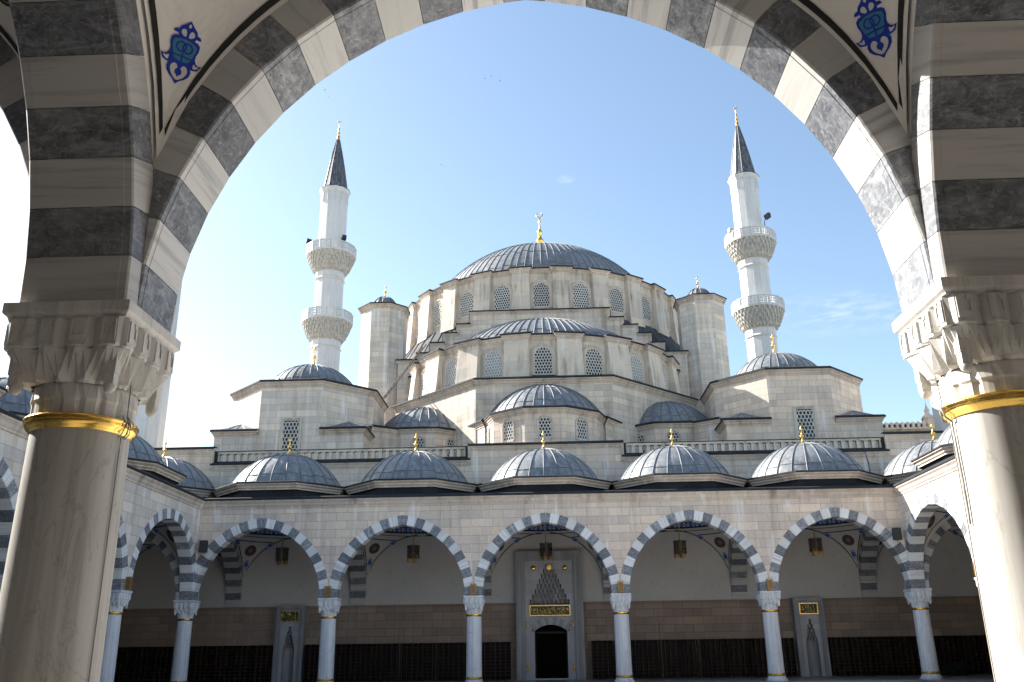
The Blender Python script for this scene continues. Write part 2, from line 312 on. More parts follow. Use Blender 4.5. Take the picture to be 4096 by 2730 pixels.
def offpoly(poly, d, closed=True):
    n = len(poly); res = []
    for i in range(n):
        p = Vector(poly[i]).to_2d() if len(poly[i]) > 2 else Vector(poly[i])
        ns = []
        if closed or i > 0: q = Vector(poly[(i - 1) % n]); e = (p - q).normalized(); ns.append(Vector((e.y, -e.x)))
        if closed or i < n - 1: q = Vector(poly[(i + 1) % n]); e = (q - p).normalized(); ns.append(Vector((e.y, -e.x)))
        if len(ns) == 1: res.append(p + ns[0] * d)
        else:
            b = (ns[0] + ns[1]); b = b.normalized() if b.length > 1e-6 else ns[0]; res.append(p + b * (d / max(.35, b.dot(ns[0]))))
    return res
CPROF = [(0, 0), (.22, .0), (.22, .2), (.42, .3), (.55, .42), (.55, .58), (.9, .78), (1, .8), (1, 1)]
def cornice(mb, poly, z0, h, p, closed=True, endshrink=0, m=0, lead=None, leadh=.05, inward=.25):
    prof = [(a * p, z0 + b * h, m) for a, b in CPROF]
    if lead is not None: prof += [(p * 1.0 + .045, z0 + h + .003, lead), (p + .045, z0 + h + leadh * .6, lead), (p - .03, z0 + h + leadh, lead), (-inward, z0 + h + leadh + .03, lead)]
    else: prof += [(-inward, z0 + h, m)]
    rings = []
    for d, z, _ in prof:
        q = offpoly(poly, d, closed)
        if not closed and endshrink:
            e0 = (q[1] - q[0]).normalized(); e1 = (q[-2] - q[-1]).normalized(); q[0] = q[0] + e0 * (d * endshrink); q[-1] = q[-1] + e1 * (d * endshrink)
        rings.append([(a.x, a.y, z) for a in q])
    mb.loft(rings, m, False, closed, mats=[prof[j + 1][2] for j in range(len(prof) - 1)])
def ngon(n, apothem, c=(0, 0), off=0.):
    R = apothem / cos(pi / n); return [(c[0] + R * cos(off + 2 * pi * (k + .5) / n), c[1] + R * sin(off + 2 * pi * (k + .5) / n)) for k in range(n)]

# ------------------------------------------------------------------ domes, finials
def dome_shell(zc, r, zcut, nseam, rings, a0=0., a1=2 * pi, segz=14, seam=.03, top=None):
    mb = MB(); full = abs(a1 - a0 - 2 * pi) < 1e-6
    e0 = math.asin((zcut - zc) / r); e1 = pi / 2 - .004
    cnt = nseam * 2 + (0 if full else 1); sub = 2
    els = [e0 + (e1 - e0) * j / segz for j in range(segz + 1)]
    rg = [[(r * cos(e) * cos(a0 + (a1 - a0) * k / (nseam * sub)), r * cos(e) * sin(a0 + (a1 - a0) * k / (nseam * sub)), zc + r * sin(e)) for k in range(cnt)] for e in els]
    ids = [mb.add(q) for q in rg]; ends = [e0] + [e0 + (e1 - e0) * t for t in rings] + [e1 + .01]
    for j in range(segz):
        em = (els[j] + els[j + 1]) / 2; row = sum(1 for q in ends if q < em)
        for k in range(cnt if full else cnt - 1):
            u = k / sub; kk = (k + 1) % cnt
            mb.face((ids[j] + k, ids[j] + kk, ids[j + 1] + kk, ids[j + 1] + k), 0, True, [(u, row + .1), (u + .5, row + .1), (u + .5, row + .9), (u, row + .9)])
    for q in range(nseam + (0 if full else 1)):
        a = a0 + (a1 - a0) * q / nseam; ta = Vector((-sin(a), cos(a), 0)); jit = random.uniform(-.004, .004)
        rr = []
        stop = e1 if q % 2 == 0 else e0 + (e1 - e0) * .93
        for j in range(segz + 1):
            e = e0 + (stop - e0) * j / segz; p = Vector((cos(e) * cos(a + jit), cos(e) * sin(a + jit), sin(e)))
            w = seam * (.9 if cos(e) > .3 else .6)
            b = p * r + Vector((0, 0, zc)); t = p * (r + seam * .85) + Vector((0, 0, zc))
            rr.append([b - ta * w, t - ta * w * .45, t + ta * w * .45, b + ta * w])
        mb.loft(rr, 1, True, False)
    # staggered horizontal laps, sheet by sheet
    for t in rings:
        for q in range(nseam):
            e = e0 + (e1 - e0) * (t + random.uniform(-.012, .012) + (.018 if q % 2 else 0)); rr = []
            for k in range(3):
                a = a0 + (a1 - a0) * (q + k / 2) / nseam; d = Vector((cos(a), sin(a), 0))
                def P(ee, rad): return d * (rad * cos(ee)) + Vector((0, 0, zc + rad * sin(ee)))
                de = seam * .35 / r; rr.append([P(e - de, r), P(e - de, r + seam * .5), P(e + de, r + .002)])
            mb.loft(rr, 1, False, False)
    return mb
def finial(h, r, crescent=True):
    mb = MB(); k = h
    prof = [(r * 1.0, 0), (r * .95, .03 * k), (r * .5, .14 * k), (r * .24, .2 * k), (r * .24, .34 * k), (r * .5, .38 * k), (r * .62, .42 * k), (r * .5, .46 * k), (r * .2, .5 * k), (r * .15, .68 * k), (r * .3, .71 * k), (r * .42, .76 * k), (r * .3, .81 * k), (r * .1, .86 * k), (r * .06, 1.0 * k), (.001, 1.0 * k)]
    mb.lathe(prof, 12)
    return mb
def finial_tall(h, r):
    mb = MB(); k = h
    prof = [(r * .5, 0), (r * .6, .03 * k), (r * 1.0, .1 * k), (r * .95, .15 * k), (r * .4, .2 * k), (r * .35, .24 * k), (r * .72, .29 * k), (r * .72, .33 * k), (r * .35, .38 * k), (r * .3, .44 * k), (r * .5, .48 * k), (r * .5, .52 * k), (r * .2, .57 * k), (r * .16, .7 * k), (r * .3, .73 * k), (r * .12, .77 * k), (r * .1, .83 * k), (.001, .83 * k)]
    mb.lathe(prof, 14)
    R0 = .06 * k; pts = []
    for j in range(13):
        a = radians(-50 + 280 * j / 12) + pi; pts.append((R0 * cos(a - radians(50)), 0, .83 * k + R0 * .9 - R0 * sin(a - radians(50) + 0) * 1.0))
    pts = [(R0 * sin(radians(35 + 290 * j / 12)), 0, .83 * k + R0 + R0 * cos(radians(35 + 290 * j / 12))) for j in range(13)]
    mb.tube(pts, [R0 * (.08 + .22 * sin(pi * j / 12)) for j in range(13)], 6)
    return mb

# ------------------------------------------------------------------ arches
ZS, RISE, ZF = 4.23, 2.91, 0.82
def arch_params(a, H=RISE): e = (H * H - a * a) / (2 * a); return e, a + e
def arch_stations(a, nv=12, H=RISE):
    e, R = arch_params(a, H); tm = acos(e / R); st = []
    for j in range(nv + 1):
        th = tm * j / (nv + .5); st.append(((-e + R * cos(th), R * sin(th)), (cos(th), sin(th))))
    st.append(((0, H), (0, 1)))
    L = [((-p[0], p[1]), (-n[0], n[1])) for p, n in reversed(st[:-1])]
    return st + L
def dlim(p, n, half):   # distance along n till |x|=half
    if abs(n[0]) < 1e-6: return 9
    return max(.0, ((half if n[0] > 0 else -half) - p[0]) / n[0])
def arch_ring(a, t0, t1, D, half, place, nv=12, Dback=None, H=RISE, first=0):
    """voussoir ring; each voussoir an island of its own; place(u, t, z) gives the point"""
    mb = MB(); st = arch_stations(a, nv, H); n = len(st); segs = []
    for j in range(nv): segs.append([j, j + 1])
    segs.append([nv, nv + 1, nv + 2])
    for j in range(nv + 2, n - 1): segs.append([j, j + 1])
    e, R = arch_params(a, H); Db = D if Dback is None else Dback
    for q, sg in enumerate(segs):
        dist = min(q, len(segs) - 1 - q); mt = (dist + first) % 2; rnd = random.uniform(0, 50); rv = random.uniform(0, 50)
        rows = []
        for i in sg:
            p, nn = st[i]; lim = dlim(p, nn, half); De = min(D, lim); Dbk = min(Db, lim)
            if i == nv + 1: De = sqrt((R + D) ** 2 - e * e) - H; Dbk = sqrt((R + Db) ** 2 - e * e) - H
            pr = [(De, t0), (.012, t0), (0, t0 + .012), (0, t0 + .06), (-.004, t0 + .064), (-.004, t1 - .064), (0, t1 - .06), (0, t1 - .012), (.012, t1), (Dbk, t1)]
            rows.append([(p[0] + nn[0] * d, t, p[1] + nn[1] * d + ZS) for d, t in pr])
        gp = [[tuple(A[c] + (B[c] - A[c]) * .0024 / max(.05, sqrt(sum((B[d] - A[d]) ** 2 for d in range(3)))) for c in range(3)) for A, B in zip(ra, rb)] for ra, rb in ((rows[0], rows[1]), (rows[-1], rows[-2]))]
        rows[0], rows[-1] = gp   # open joint of a few millimetres between neighbouring blocks
        for r0, r1 in zip(rows[:-1], rows[1:]):
            acc = 0; L = sqrt((r1[4][0] - r0[4][0]) ** 2 + (r1[4][2] - r0[4][2]) ** 2)
            for k in range(len(r0) - 1):
                dd = sqrt(sum((r0[k + 1][c] - r0[k][c]) ** 2 for c in range(3))); v0, v1 = acc + rv, acc + dd + rv; acc += dd
                pts = [place(*r0[k]), place(*r0[k + 1]), place(*r1[k + 1]), place(*r1[k])]
                mb.poly(pts, mt, [(rnd, v0), (rnd, v1), (rnd + L, v1), (rnd + L, v0)])
        # merge the islands' verts so that each voussoir is one island
    return merge_islands(mb)
def merge_islands(mb):
    key = {}; nv = []; remap = []
    # weld only within runs of faces sharing the same uv offset (one voussoir)
    owner = [0] * len(mb.v)
    for k, f in enumerate(mb.f):
        o = floor(mb.uv[k][0][0] * 1e5)
        for i in f: owner[i] = o
    for i, p in enumerate(mb.v):
        kk = (owner[i], round(p[0], 4), round(p[1], 4), round(p[2], 4))
        if kk not in key: key[kk] = len(nv); nv.append(p)
        remap.append(key[kk])
    mb.v = nv; mb.f = [tuple(remap[i] for i in f) for f in mb.f]; return mb
def spandrel(mb, a, half, D, y, ztop, cx, flip=False, m=0, H=RISE, drop=.0):
    """wall panel above an arch, between cx-half and cx+half, at plane y"""
    st = arch_stations(a, 12, H); e, R = arch_params(a, H); pts = []
    for i, (p, nn) in enumerate(st):
        De = min(D - .004, dlim(p, nn, half))
        if i == 13: De = sqrt((R + D) ** 2 - e * e) - H
        pts.append((cx + p[0] + nn[0] * De, p[1] + nn[1] * De + ZS - drop))
    for (x0, z0), (x1, z1) in zip(pts[:-1], pts[1:]):
        if abs(x0 - x1) < 1e-4: continue
        q = [(x1, y, z1), (x0, y, z0), (x0, y, ztop), (x1, y, ztop)]
        mb.poly(q if not flip else q[::-1], m)
def place_main(cx): return lambda u, t, z: (cx - u, t, z)
def place_trans(X, yc): return lambda u, t, z: (X + t, yc + u, z)

# ------------------------------------------------------------------ pendentive vault (origin: bay centre, plan half-width 2.64)
VB, VZ, VR = 2.64, 4.67, sqrt(14.48)
RHO = 2.58
def vz(x, y): return VZ + sqrt(max(.01, VR * VR - x * x - y * y))
def sph_pt(az, el, inset=0.): return Vector(((VR - inset) * cos(el) * cos(az), (VR - inset) * cos(el) * sin(az), VZ + (VR - inset) * sin(el)))
def make_vault(pl):
    mb = MB(); N = 176; T = 18
    rings = []
    for j in range(T + 1):
        ring = []
        for k in range(N):
            a = 2 * pi * (k + .0) / N + pi / 4; rb = VB / max(abs(cos(a)), abs(sin(a))); r = rb + (RHO - rb) * j / T
            ring.append((r * cos(a), r * sin(a), vz(r * cos(a), r * sin(a))))
        rings.append(ring)
    mb.loft([list(reversed(r)) for r in rings], 0, False)
    zr = vz(RHO, 0); mb.lathe([(RHO, zr), (RHO - .015, zr + .01), (RHO - .015, zr + .03), (RHO, zr + .04)], 64)
    mb.lathe([(RHO, zr + .6)] + [(RHO * cos(t), zr + .6 + (2.35) * sin(t)) for t in [pi / 2 * j / 10 for j in range(1, 10)]] + [(.01, zr + 2.95)], 48)
    vt = mb.build('vault', pl)
    b = MB(); n = 96; z0, z1 = zr + .04, zr + .6
    for k in range(n):
        a, c = 2 * pi * k / n, 2 * pi * (k + 1) / n; r0, r1 = RHO - .004, RHO - .004
        b.poly([(r0 * cos(a), r0 * sin(a), z0), (r0 * cos(c), r0 * sin(c), z0), (r1 * cos(c), r1 * sin(c), z1), (r1 * cos(a), r1 * sin(a), z1)], 0, [(a * RHO, 0), (c * RHO, 0), (c * RHO, 1), (a * RHO, 1)])
    b.build('painted_band', BAND, vt)
    # black outline of the pendentives
    inset = .008
    for q in range(4):
        o = MB()
        base = q * pi / 2
        def strip(pts0, pts1, w=1):
            for i in range(len(pts0) - 1): o.poly([pts0[i], pts1[i], pts1[i + 1], pts0[i + 1]])
        for sgn in (1, -1):
            A, B = [], []
            for i in range(25):
                t = 1.0 - .93 * (i / 24)   # along edge from corner to near the middle
                x = VB * t * .985 if i == 0 else VB * t
                for d3, L in ((.038, A), (.1, B)):
                    yb = VB; h = vz(min(x, VB - .01), yb) - VZ; d = d3 / sqrt(1 + (yb / h) ** 2); xx = min(x, VB - d - .0); yy = yb - d
                    rr = sqrt(xx * xx + yy * yy)
                    p = Vector((xx * sgn, yy, vz(xx, yy))); c = Vector((0, 0, VZ)); p = c + (p - c) * (1 - inset / VR); L.append(p)
            ang = base
            Mx = Matrix.Rotation(ang, 4, 'Z') @ (Matrix.Identity(4) if sgn > 0 else Matrix.Rotation(-pi / 2, 4, 'Z'))
            strip([Mx @ p for p in A], [Mx @ p for p in B])
        el0, el1 = radians(41.3), radians(42.1); n = 24
        for k in range(n):
            a, c = base + pi / 2 * (k / n), base + pi / 2 * ((k + 1) / n)
            ok = all(max(abs(sph_pt(x, el0).x), abs(sph_pt(x, el0).y)) < VB - .05 for x in (a, c))
            if ok: o.poly([sph_pt(a, el0, inset), sph_pt(c, el0, inset), sph_pt(c, el1, inset), sph_pt(a, el1, inset)])
        o.build('painted_outline', BLACK, vt)
    o = MB(); el0, el1 = radians(45.5), radians(46.1); n = 96
    for k in range(n):
        a, c = 2 * pi * k / n, 2 * pi * (k + 1) / n
        o.poly([sph_pt(a, el0, inset), sph_pt(c, el0, inset), sph_pt(c, el1, inset), sph_pt(a, el1, inset)])
    o.build('painted_ring', BLACK, vt)
    return vt
def flat_shape(mb, pts, m, fmap):
    """triangulated 2-D shape mapped by fmap(s, t)"""
    from mathutils.geometry import tessellate_polygon
    v = [Vector((a, b, 0)) for a, b in pts]
    tris = tessellate_polygon([v]); i = mb.add([fmap(a, b) for a, b in pts])
    for t in tris: mb.face([i + k for k in t], m)
ORN = [(0, 0), (.05, .06), (.12, .11), (.17, .17), (.185, .24), (.17, .29), (.21, .29), (.27, .31), (.32, .40), (.265, .385), (.225, .41), (.2, .46), (.2, .52), (.225, .6), (.225, .68), (.18, .72), (.13, .73), (.14, .765), (.185, .765), (.225, .77), (.2, .815), (.15, .83), (.13, .88), (.07, .93), (0, 1.)]
def smooth2(pts, closed=True, it=2):
    for _ in range(it):
        q = []
        for i in range(len(pts)):
            a, b = pts[i], pts[(i + 1) % len(pts)]; q += [(a[0] * .8 + b[0] * .2, a[1] * .8 + b[1] * .2), (a[0] * .2 + b[0] * .8, a[1] * .2 + b[1] * .8)]
        pts = q
    return pts
def make_ornament(parent, az, el, length, rot=0., name='ornament'):
    mb = MB()
    def fm(ins):
        def f(s, t):
            s2 = s * cos(rot) - (t - .5) * sin(rot); t2 = s * sin(rot) + (t - .5) * cos(rot)
            return sph_pt(az + s2 * length / VR / cos(el), el + t2 * length / VR, ins)
        return f
    full = ORN + [(-a, b) for a, b in reversed(ORN[1:-1])]
    flat_shape(mb, full, 0, fm(.008))
    tl_ = [(.1, .36), (.15, .45), (.165, .52), (.19, .6), (.18, .66), (.1, .69)]
    teal = [(-.1, .36)] + tl_ + [(0, .71)] + [(-a, b) for a, b in reversed(tl_[1:])]
    flat_shape(mb, smooth2(teal), 1, fm(.011))
    def both(p, m, ins):
        flat_shape(mb, p, m, fm(ins)); flat_shape(mb, [(-a, b) for a, b in reversed(p)], m, fm(ins))
    both(smooth2([(.0, .05), (.09, .125), (.13, .2), (.13, .26), (.09, .31), (.045, .3), (.02, .25), (.05, .22), (.055, .17), (0, .12)]), 2, .011)
    both(smooth2([(.19, .31), (.25, .33), (.285, .375), (.23, .365), (.19, .4)]), 2, .011)
    both(smooth2([(.02, .74), (.07, .75), (.11, .79), (.1, .84), (.05, .86), (.02, .81)]), 2, .011)
    flat_shape(mb, smooth2([(0, .885), (.028, .915), (0, .965), (-.028, .915)]), 2, fm(.011))
    def ringline(cx, cy, r0, r1, m, ins, n=20):
        f = fm(ins)
        for k in range(n):
            a, c = 2 * pi * k / n, 2 * pi * (k + 1) / n
            mb.poly([f(cx + r0 * cos(a), cy + r0 * sin(a)), f(cx + r1 * cos(a), cy + r1 * sin(a)), f(cx + r1 * cos(c), cy + r1 * sin(c)), f(cx + r0 * cos(c), cy + r0 * sin(c))], m)
    ringline(.05, .58, .06, .085, 0, .014); ringline(-.05, .58, .06, .085, 0, .014)
    flat_shape(mb, [(-.012, .36), (.012, .36), (.012, .5), (-.012, .5)], 0, fm(.014)); flat_shape(mb, [(-.15, .425), (.15, .425), (.15, .447), (-.15, .447)], 0, fm(.014))
    mb.build(name, [BLUE, TEAL, CREAM], parent)
def make_medallion(parent, az, el, r):
    mb = MB()
    def f(s, t, ins): return sph_pt(az + s / VR / cos(el), el + t / VR, ins)
    def disc(r0, r1, m, ins, n=36, cx=0, cy=0):
        for k in range(n):
            a, c = 2 * pi * k / n, 2 * pi * (k + 1) / n
            P = lambda rr, x: f(cx + rr * cos(x), cy + rr * sin(x), ins)
            if r0 == 0: mb.poly([P(0, 0), P(r1, a), P(r1, c)], m)
            else: mb.poly([P(r0, a), P(r1, a), P(r1, c), P(r0, c)], m)
    disc(r * .92, r, 0, .008); disc(r * .89, r * .92, 3, .008); disc(0, r * .89, 1, .008)
    for k in range(8):
        a = 2 * pi * k / 8; ca, sa = cos(a), sin(a)
        def pt(u, v, ins): return f(u * ca - v * sa, u * sa + v * ca, ins)
        for sc, m, ins in ((1., 0, .011), (.6, 3, .013), (.34, 0, .015)):
            sh = [(.08, 0), (.2, .09 * sc + .02), (.36, .15 * sc), (.5, .1 * sc), (.56 + .04 * sc, 0), (.5, -.1 * sc), (.36, -.15 * sc), (.2, -.09 * sc - .02)]
            mb.poly([pt(r * (.34 + (u - .34) * (sc ** .5)), r * v, ins) for u, v in sh], m)
        a2 = a + pi / 8
        disc(0, r * .05, 3, .011, 8, r * .74 * cos(a2), r * .74 * sin(a2)); disc(0, r * .03, 0, .011, 8, r * .66 * cos(a), r * .66 * sin(a))
    disc(0, r * .1, 3, .016, 10)
    mb.build('medallion', [BLACK, RED, CREAM, TAN], parent)
VAULT0 = make_vault(PLAS)
for q in range(4):
    d = pi / 4 + q * pi / 2
    make_ornament(VAULT0, d, radians(23.2), .47)
    for sgn in (1, -1): make_ornament(VAULT0, d + sgn * radians(16.5), radians(39.3), .42, sgn * radians(-52))
    make_medallion(VAULT0, d, radians(34.2), .29)
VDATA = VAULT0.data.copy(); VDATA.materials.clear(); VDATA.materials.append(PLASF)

# ------------------------------------------------------------------ small portico dome (origin: bay centre at z 0)
def make_small_dome():
    shell = dome_shell(8.15, 2.78, 9.18, 24, (.14, .62), segz=12, seam=.034).build('dome', [LEAD, RIB])
    hx = 2.992; fa = 3.05; fc = 1.32
    poly = [(fc, fa), (-fc, fa), (-hx, fa - (hx - fc)), (-hx, -fa + (hx - fc)), (-fc, -fa), (fc, -fa), (hx, -fa + (hx - fc)), (hx, fa - (hx - fc))]
    wall = [(x * .9, y * .9) for x, y in poly]
    mb = MB(); mb.prism(wall, 8.2, 8.95, 0, False); mb.build('drum_wall', LEADD, shell)
    mb = MB(); wl = [(x * .93, y * .93) for x, y in poly]
    cornice(mb, wl, 8.8, .27, .2, True, m=0, lead=1, leadh=.09, inward=.5); mb.build('cornice', [CORN, LEADD], shell)
    fn = finial(.98, .165).build('finial', GOLD, shell); fn.location = (0, 0, 10.9)
    return shell
DOME0 = make_small_dome()

# ------------------------------------------------------------------ arcades
ZR = 8.27   # top of cornice
def make_arcade(name, label, loc, rot, nb, bay, wall_y, vault_y1, domes, vaults, backs=True, floor_half=None, stone=STONE, plas=None):
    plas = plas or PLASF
    root = thing(name, label, 'arcade', (loc[0], loc[1], 0), rot)
    L = nb * bay / 2; half = bay / 2 - .002; a = bay / 2 - .36; yf, yi = -.36, .21
    wall = MB()
    for k in range(nb):
        cx = -L + bay * (k + .5)
        spandrel(wall, a, half, .4, yf, 7.93, cx); spandrel(wall, a, half, .4, yi, 7.93, cx, True)
    for x in (-L, L):   # ends above the corner columns
        wall.box(x - .36 if x > 0 else x, x if x > 0 else x + .36, yf + .004, yi - .004, ZS + .02, 4.9) if False else None
    wall.build('wall', stone, root)
    for k in range(nb):
        cx = -L + bay * (k + .5)
        arch_ring(a, yf, yi, .4, half, place_main(cx), 12, .4).build('arch', [MD, MWN if plas is PLAS else MW], root)
    mb = MB(); Lc = L - .36
    cornice(mb, [(-L + .36, yf), (L - .36, yf)], 7.92, .35, .17, False, 1.0, 0, 1, .13, .3); mb.build('cornice', [CORN, LEADD], root)
    # roof slab, back wall
    ext = wall_y + .3
    rf = MB(); rf.box(-L - (ext if floor_half is None else floor_half - L), L + (ext if floor_half is None else floor_half - L), yf + .1, ext, 8.23, 8.3, 0) if floor_half else rf.box(-L + .0, L - .0, yf + .1, ext, 8.23, 8.3, 0)
    bw = MB(); xr = floor_half if floor_half else L - .002
    if floor_half: rf = MB(); rf.box(-xr, xr, -.26, ext, 8.235, 8.3, 0)
    roof = None
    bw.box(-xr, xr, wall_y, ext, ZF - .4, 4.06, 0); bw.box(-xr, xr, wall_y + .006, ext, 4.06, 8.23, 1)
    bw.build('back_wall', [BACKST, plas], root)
    if floor_half:
        for sx in (-1, 1):
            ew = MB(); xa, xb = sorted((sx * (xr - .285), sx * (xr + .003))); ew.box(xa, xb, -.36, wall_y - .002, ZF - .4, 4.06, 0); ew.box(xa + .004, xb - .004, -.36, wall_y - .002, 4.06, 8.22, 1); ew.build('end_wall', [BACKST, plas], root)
    mb = MB(); cornice(mb, [(-xr, wall_y), (xr, wall_y)], 4.05, .15, .1, False, 0, 0, None, inward=.0); mb.build('string_course', BACKST, root)
    # roof with openings for the vaults: strips round every bay
    rm = MB(); rm.box(-xr, xr, -.27, .2, 8.24, 8.3); rm.box(-xr, xr, wall_y - .2, ext, 8.24, 8.3)
    n_b = int(round(2 * xr / bay)) if floor_half else nb
    xs = sorted(set([round(-L + bay * k, 4) for k in range(nb + 1)] + ([-xr, xr])))
    for x in xs:
        x0, x1 = max(-xr, x - .4), min(xr, x + .4)
        if x1 - x0 > .1: rm.box(x0, x1, .2, wall_y - .2, 8.24, 8.3)
    rm.build('roof', LEADD, root)
    # transverse arches
    at = (wall_y - .06 - .36) / 2; yc = .36 + at
    for k in range(nb + 1):
        x = -L + bay * k
        arch_ring(at, -.36, .36, .3, 9, place_trans(x, yc), 13, .3, first=1).build('transverse_arch', [MD3, MW3], root)
        sp = MB()
        st = arch_stations(at, 12); 
        for sx in (-.335, .335):
            pts = [(yc + p[0] + n[0] * .2, p[1] + n[1] * .2 + ZS) for p, n in st]
            for (y0, z0), (y1, z1) in zip(pts[:-1], pts[1:]): sp.poly([(x + sx, y0, z0), (x + sx, y1, z1), (x + sx, y1, 8.23), (x + sx, y0, 8.23)])
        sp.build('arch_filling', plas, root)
    ym = (yi + vault_y1) / 2
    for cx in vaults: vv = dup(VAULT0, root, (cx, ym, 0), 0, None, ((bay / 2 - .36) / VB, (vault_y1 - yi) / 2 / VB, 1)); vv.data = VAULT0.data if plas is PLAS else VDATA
    for cx in domes: dup(DOME0, root, (cx, 2.92, 0), 0, None, (bay / 6., 1, 1))
    return root
BW = (37.69 - 5.61) / 5
far = make_arcade('courtyard_arcade', 'front arcade of five striped arches and five lead domes across the courtyard, below the mosque', (0, 37.69), 0, 5, 6.0, 5.61, 5.61, [-18, -12, -6, 0, 6, 12, 18], [-18, -12, -6, 0, 6, 12, 18], floor_half=20.9)
WV = [BW * k for k in (-2, -1, 0, 1, 2)]
lw = make_arcade('courtyard_arcade', 'left side arcade running away from the camera behind the near left column', (-15, 21.65), pi / 2, 5, BW, 5.61, 5.61, WV, WV, stone=STONEW)
rw = make_arcade('courtyard_arcade', 'sunlit right side arcade mostly hidden behind the near right column', (15, 21.65), -pi / 2, 5, BW, 5.61, 5.61, WV, WV, stone=STONEW)
near = make_arcade('courtyard_arcade', 'near arcade whose big striped marble arch frames the whole view', (0, 5.61), pi, 5, 6.0, 6.2, 5.49, [-18, -12, -6, 0, 6, 12, 18], [-18, -12, -6, 0, 6, 12, 18], floor_half=21.0, plas=PLAS)
wa = MB()
for k in range(5):
    wa.join(arch_ring(2.64, 5.49, 6.19, .4, 2.998, place_main(-12 + 6 * k), 12, .4))
    spandrel(wa, 2.64, 2.998, .3, 5.5, 8.2, -12 + 6 * k, False, 2)
wa.build('wall_arch', [MD, MW, PLAS], near)
for o in (VAULT0, DOME0):
    for c in list(o.children): bpy.data.objects.remove(c)
    bpy.data.objects.remove(o)

# ------------------------------------------------------------------ columns
def make_column(label, warm=False):
    root = thing('column', label, 'column', (0, 0, ZF), 0, 'marble columns of the courtyard arcades')
    sh = MB(); sh.lathe([(.32, 1.115), (.316, 1.5), (.312, 2.2), (.306, 3.0), (.302, 3.45)], 40)
    sh.build('shaft', COLM, root, (0, 0, ZF)).location = (0, 0, 0)
    b = MB(); b.lathe([(.33, 1.02), (.345, .99), (.345, .955), (.37, .93), (.4, .9), (.405, .87), (.39, .85), (.0, .85)], 40); b.prism(ngon(8, .4, (0, 0)), ZF + .002, .86, 0)
    b.build('base', COLM, root, (0, 0, ZF)).location = (0, 0, 0)
    def ring(z, h, r):
        g = MB(); g.lathe([(r - .04, z - h * .5), (r - .005, z - h * .46), (r + .0, z - h * .3), (r + .012, z - h * .25), (r + .022, z - h * .1), (r + .03, z + h * .05), (r + .026, z + h * .15), (r + .034, z + h * .22), (r + .034, z + h * .36), (r + .015, z + h * .46), (r - .05, z + h * .5)], 48); return g
    ring(1.063, .1, .325).build('gold_ring', GOLD, root, (0, 0, ZF)).location = (0, 0, 0)
    ring(3.468, .1, .318).build('gold_ring', GOLD, root, (0, 0, ZF)).location = (0, 0, 0)
    # carved capital
    c = MB(); NP = 64
    def loop(z, h, rho, zig, ph, groove=0.):
        pts = []
        for i in range(NP):
            p = (i % 16) / 16 * 2 - 1; side = i // 16; ang = side * pi / 2
            sx, sy = 1, p
            a = atan2(sy, sx); sq = Vector((h * sx, h * sy)); ci = Vector((h * cos(pi / 4 * p), h * sin(pi / 4 * p)))
            v = sq * (1 - rho) + ci * rho
            f = (i % 4) / 4; tri = 1 - 2 * abs(((f + ph) % 1) - .5) * 2    # -1 at boundary, 1 at centre
            off = zig * tri - (groove if i % 4 == 0 else 0)
            v = v * (1 + off / max(.2, v.length)); M = Matrix.Rotation(ang, 2); v = M @ v; pts.append((v.x, v.y, z))
        return pts
    H = .418
    seq = [loop(4.23, H, 0, 0, 0), loop(4.165, H, 0, 0, 0), loop(4.155, H - .006, 0, 0, 0), loop(4.14, H - .024, 0, 0, 0), loop(4.128, H - .028, 0, 0, 0), loop(4.122, H - .014, 0, .0, 0, .042), loop(3.95, H - .014, 0, .004, 0, .046), loop(3.932, H - .014, 0, .016, 0, .046), loop(3.922, H - .03, .05, .02, 0, .04)]
    c.loft(seq, 0, False, True, (True, False)); c.f[-1] = c.f[-1][::-1]
    c2 = [loop(3.922, H - .03, .05, .03, 0), loop(3.745, .342, .55, .034, .5), loop(3.725, .336, .6, .036, .5), loop(3.708, .322, .85, .01, .5, .0)]
    for r0, r1 in zip(c2[:-1], c2[1:]):
        a = c.add(r0); b_ = c.add(r1)
        for k in range(NP):
            k2 = (k + 1) % NP
            if (k % 4) < 2: c.face((a + k, a + k2, b_ + k)); c.face((a + k2, b_ + k2, b_ + k))
            else: c.face((a + k, a + k2, b_ + k2)); c.face((a + k, b_ + k2, b_ + k))
    c.loft([loop(3.708, .318, 1, .004, .5), loop(3.615, .327, 1, .0, 0, .014), loop(3.6, .318, 1, .0, 0, .014), loop(3.585, .316, 1, 0, 0, .014), loop(3.5, .316, 1, 0, 0, .014)], 0)
    for side in range(4):
        R4 = Matrix.Rotation(side * pi / 2, 4, 'Z')
        for q in range(4):
            yc_ = (-.75 + .5 * q) * (H - .02); w = .048; t = MB()
            t.box(H - .03, H - .004, yc_ - w, yc_ - w + .014, 3.96, 4.105); t.box(H - .03, H - .004, yc_ + w - .014, yc_ + w, 3.96, 4.105)
            t.box(H - .03, H - .006, yc_ - w + .014, yc_ + w - .014, 3.96, 4.005)
            t.prism([(0, 0)] * 0 or [(H - .03, yc_ - w + .014), (H - .006, yc_ - w + .014), (H - .006, yc_ - .02), (H - .03, yc_ - .02)], 4.075, 4.11); t.prism([(H - .03, yc_ + .02), (H - .006, yc_ + .02), (H - .006, yc_ + w - .014), (H - .03, yc_ + w - .014)], 4.075, 4.11)
            c.join(t, R4)
        t = MB(); x = .318; s = .042
        t.box(x - s, x + s * .75, x - s, x + s * .75, 3.76, 3.93); t.box(x - s * .9, x + s * .62, x - s * .9, x + s * .62, 3.69, 3.76)
        t.lathe([(.038, 3.69), (.039, 3.675), (.034, 3.655), (.02, 3.64), (.001, 3.635)], 12, (x - .008, x - .008)); c.join(t, R4)
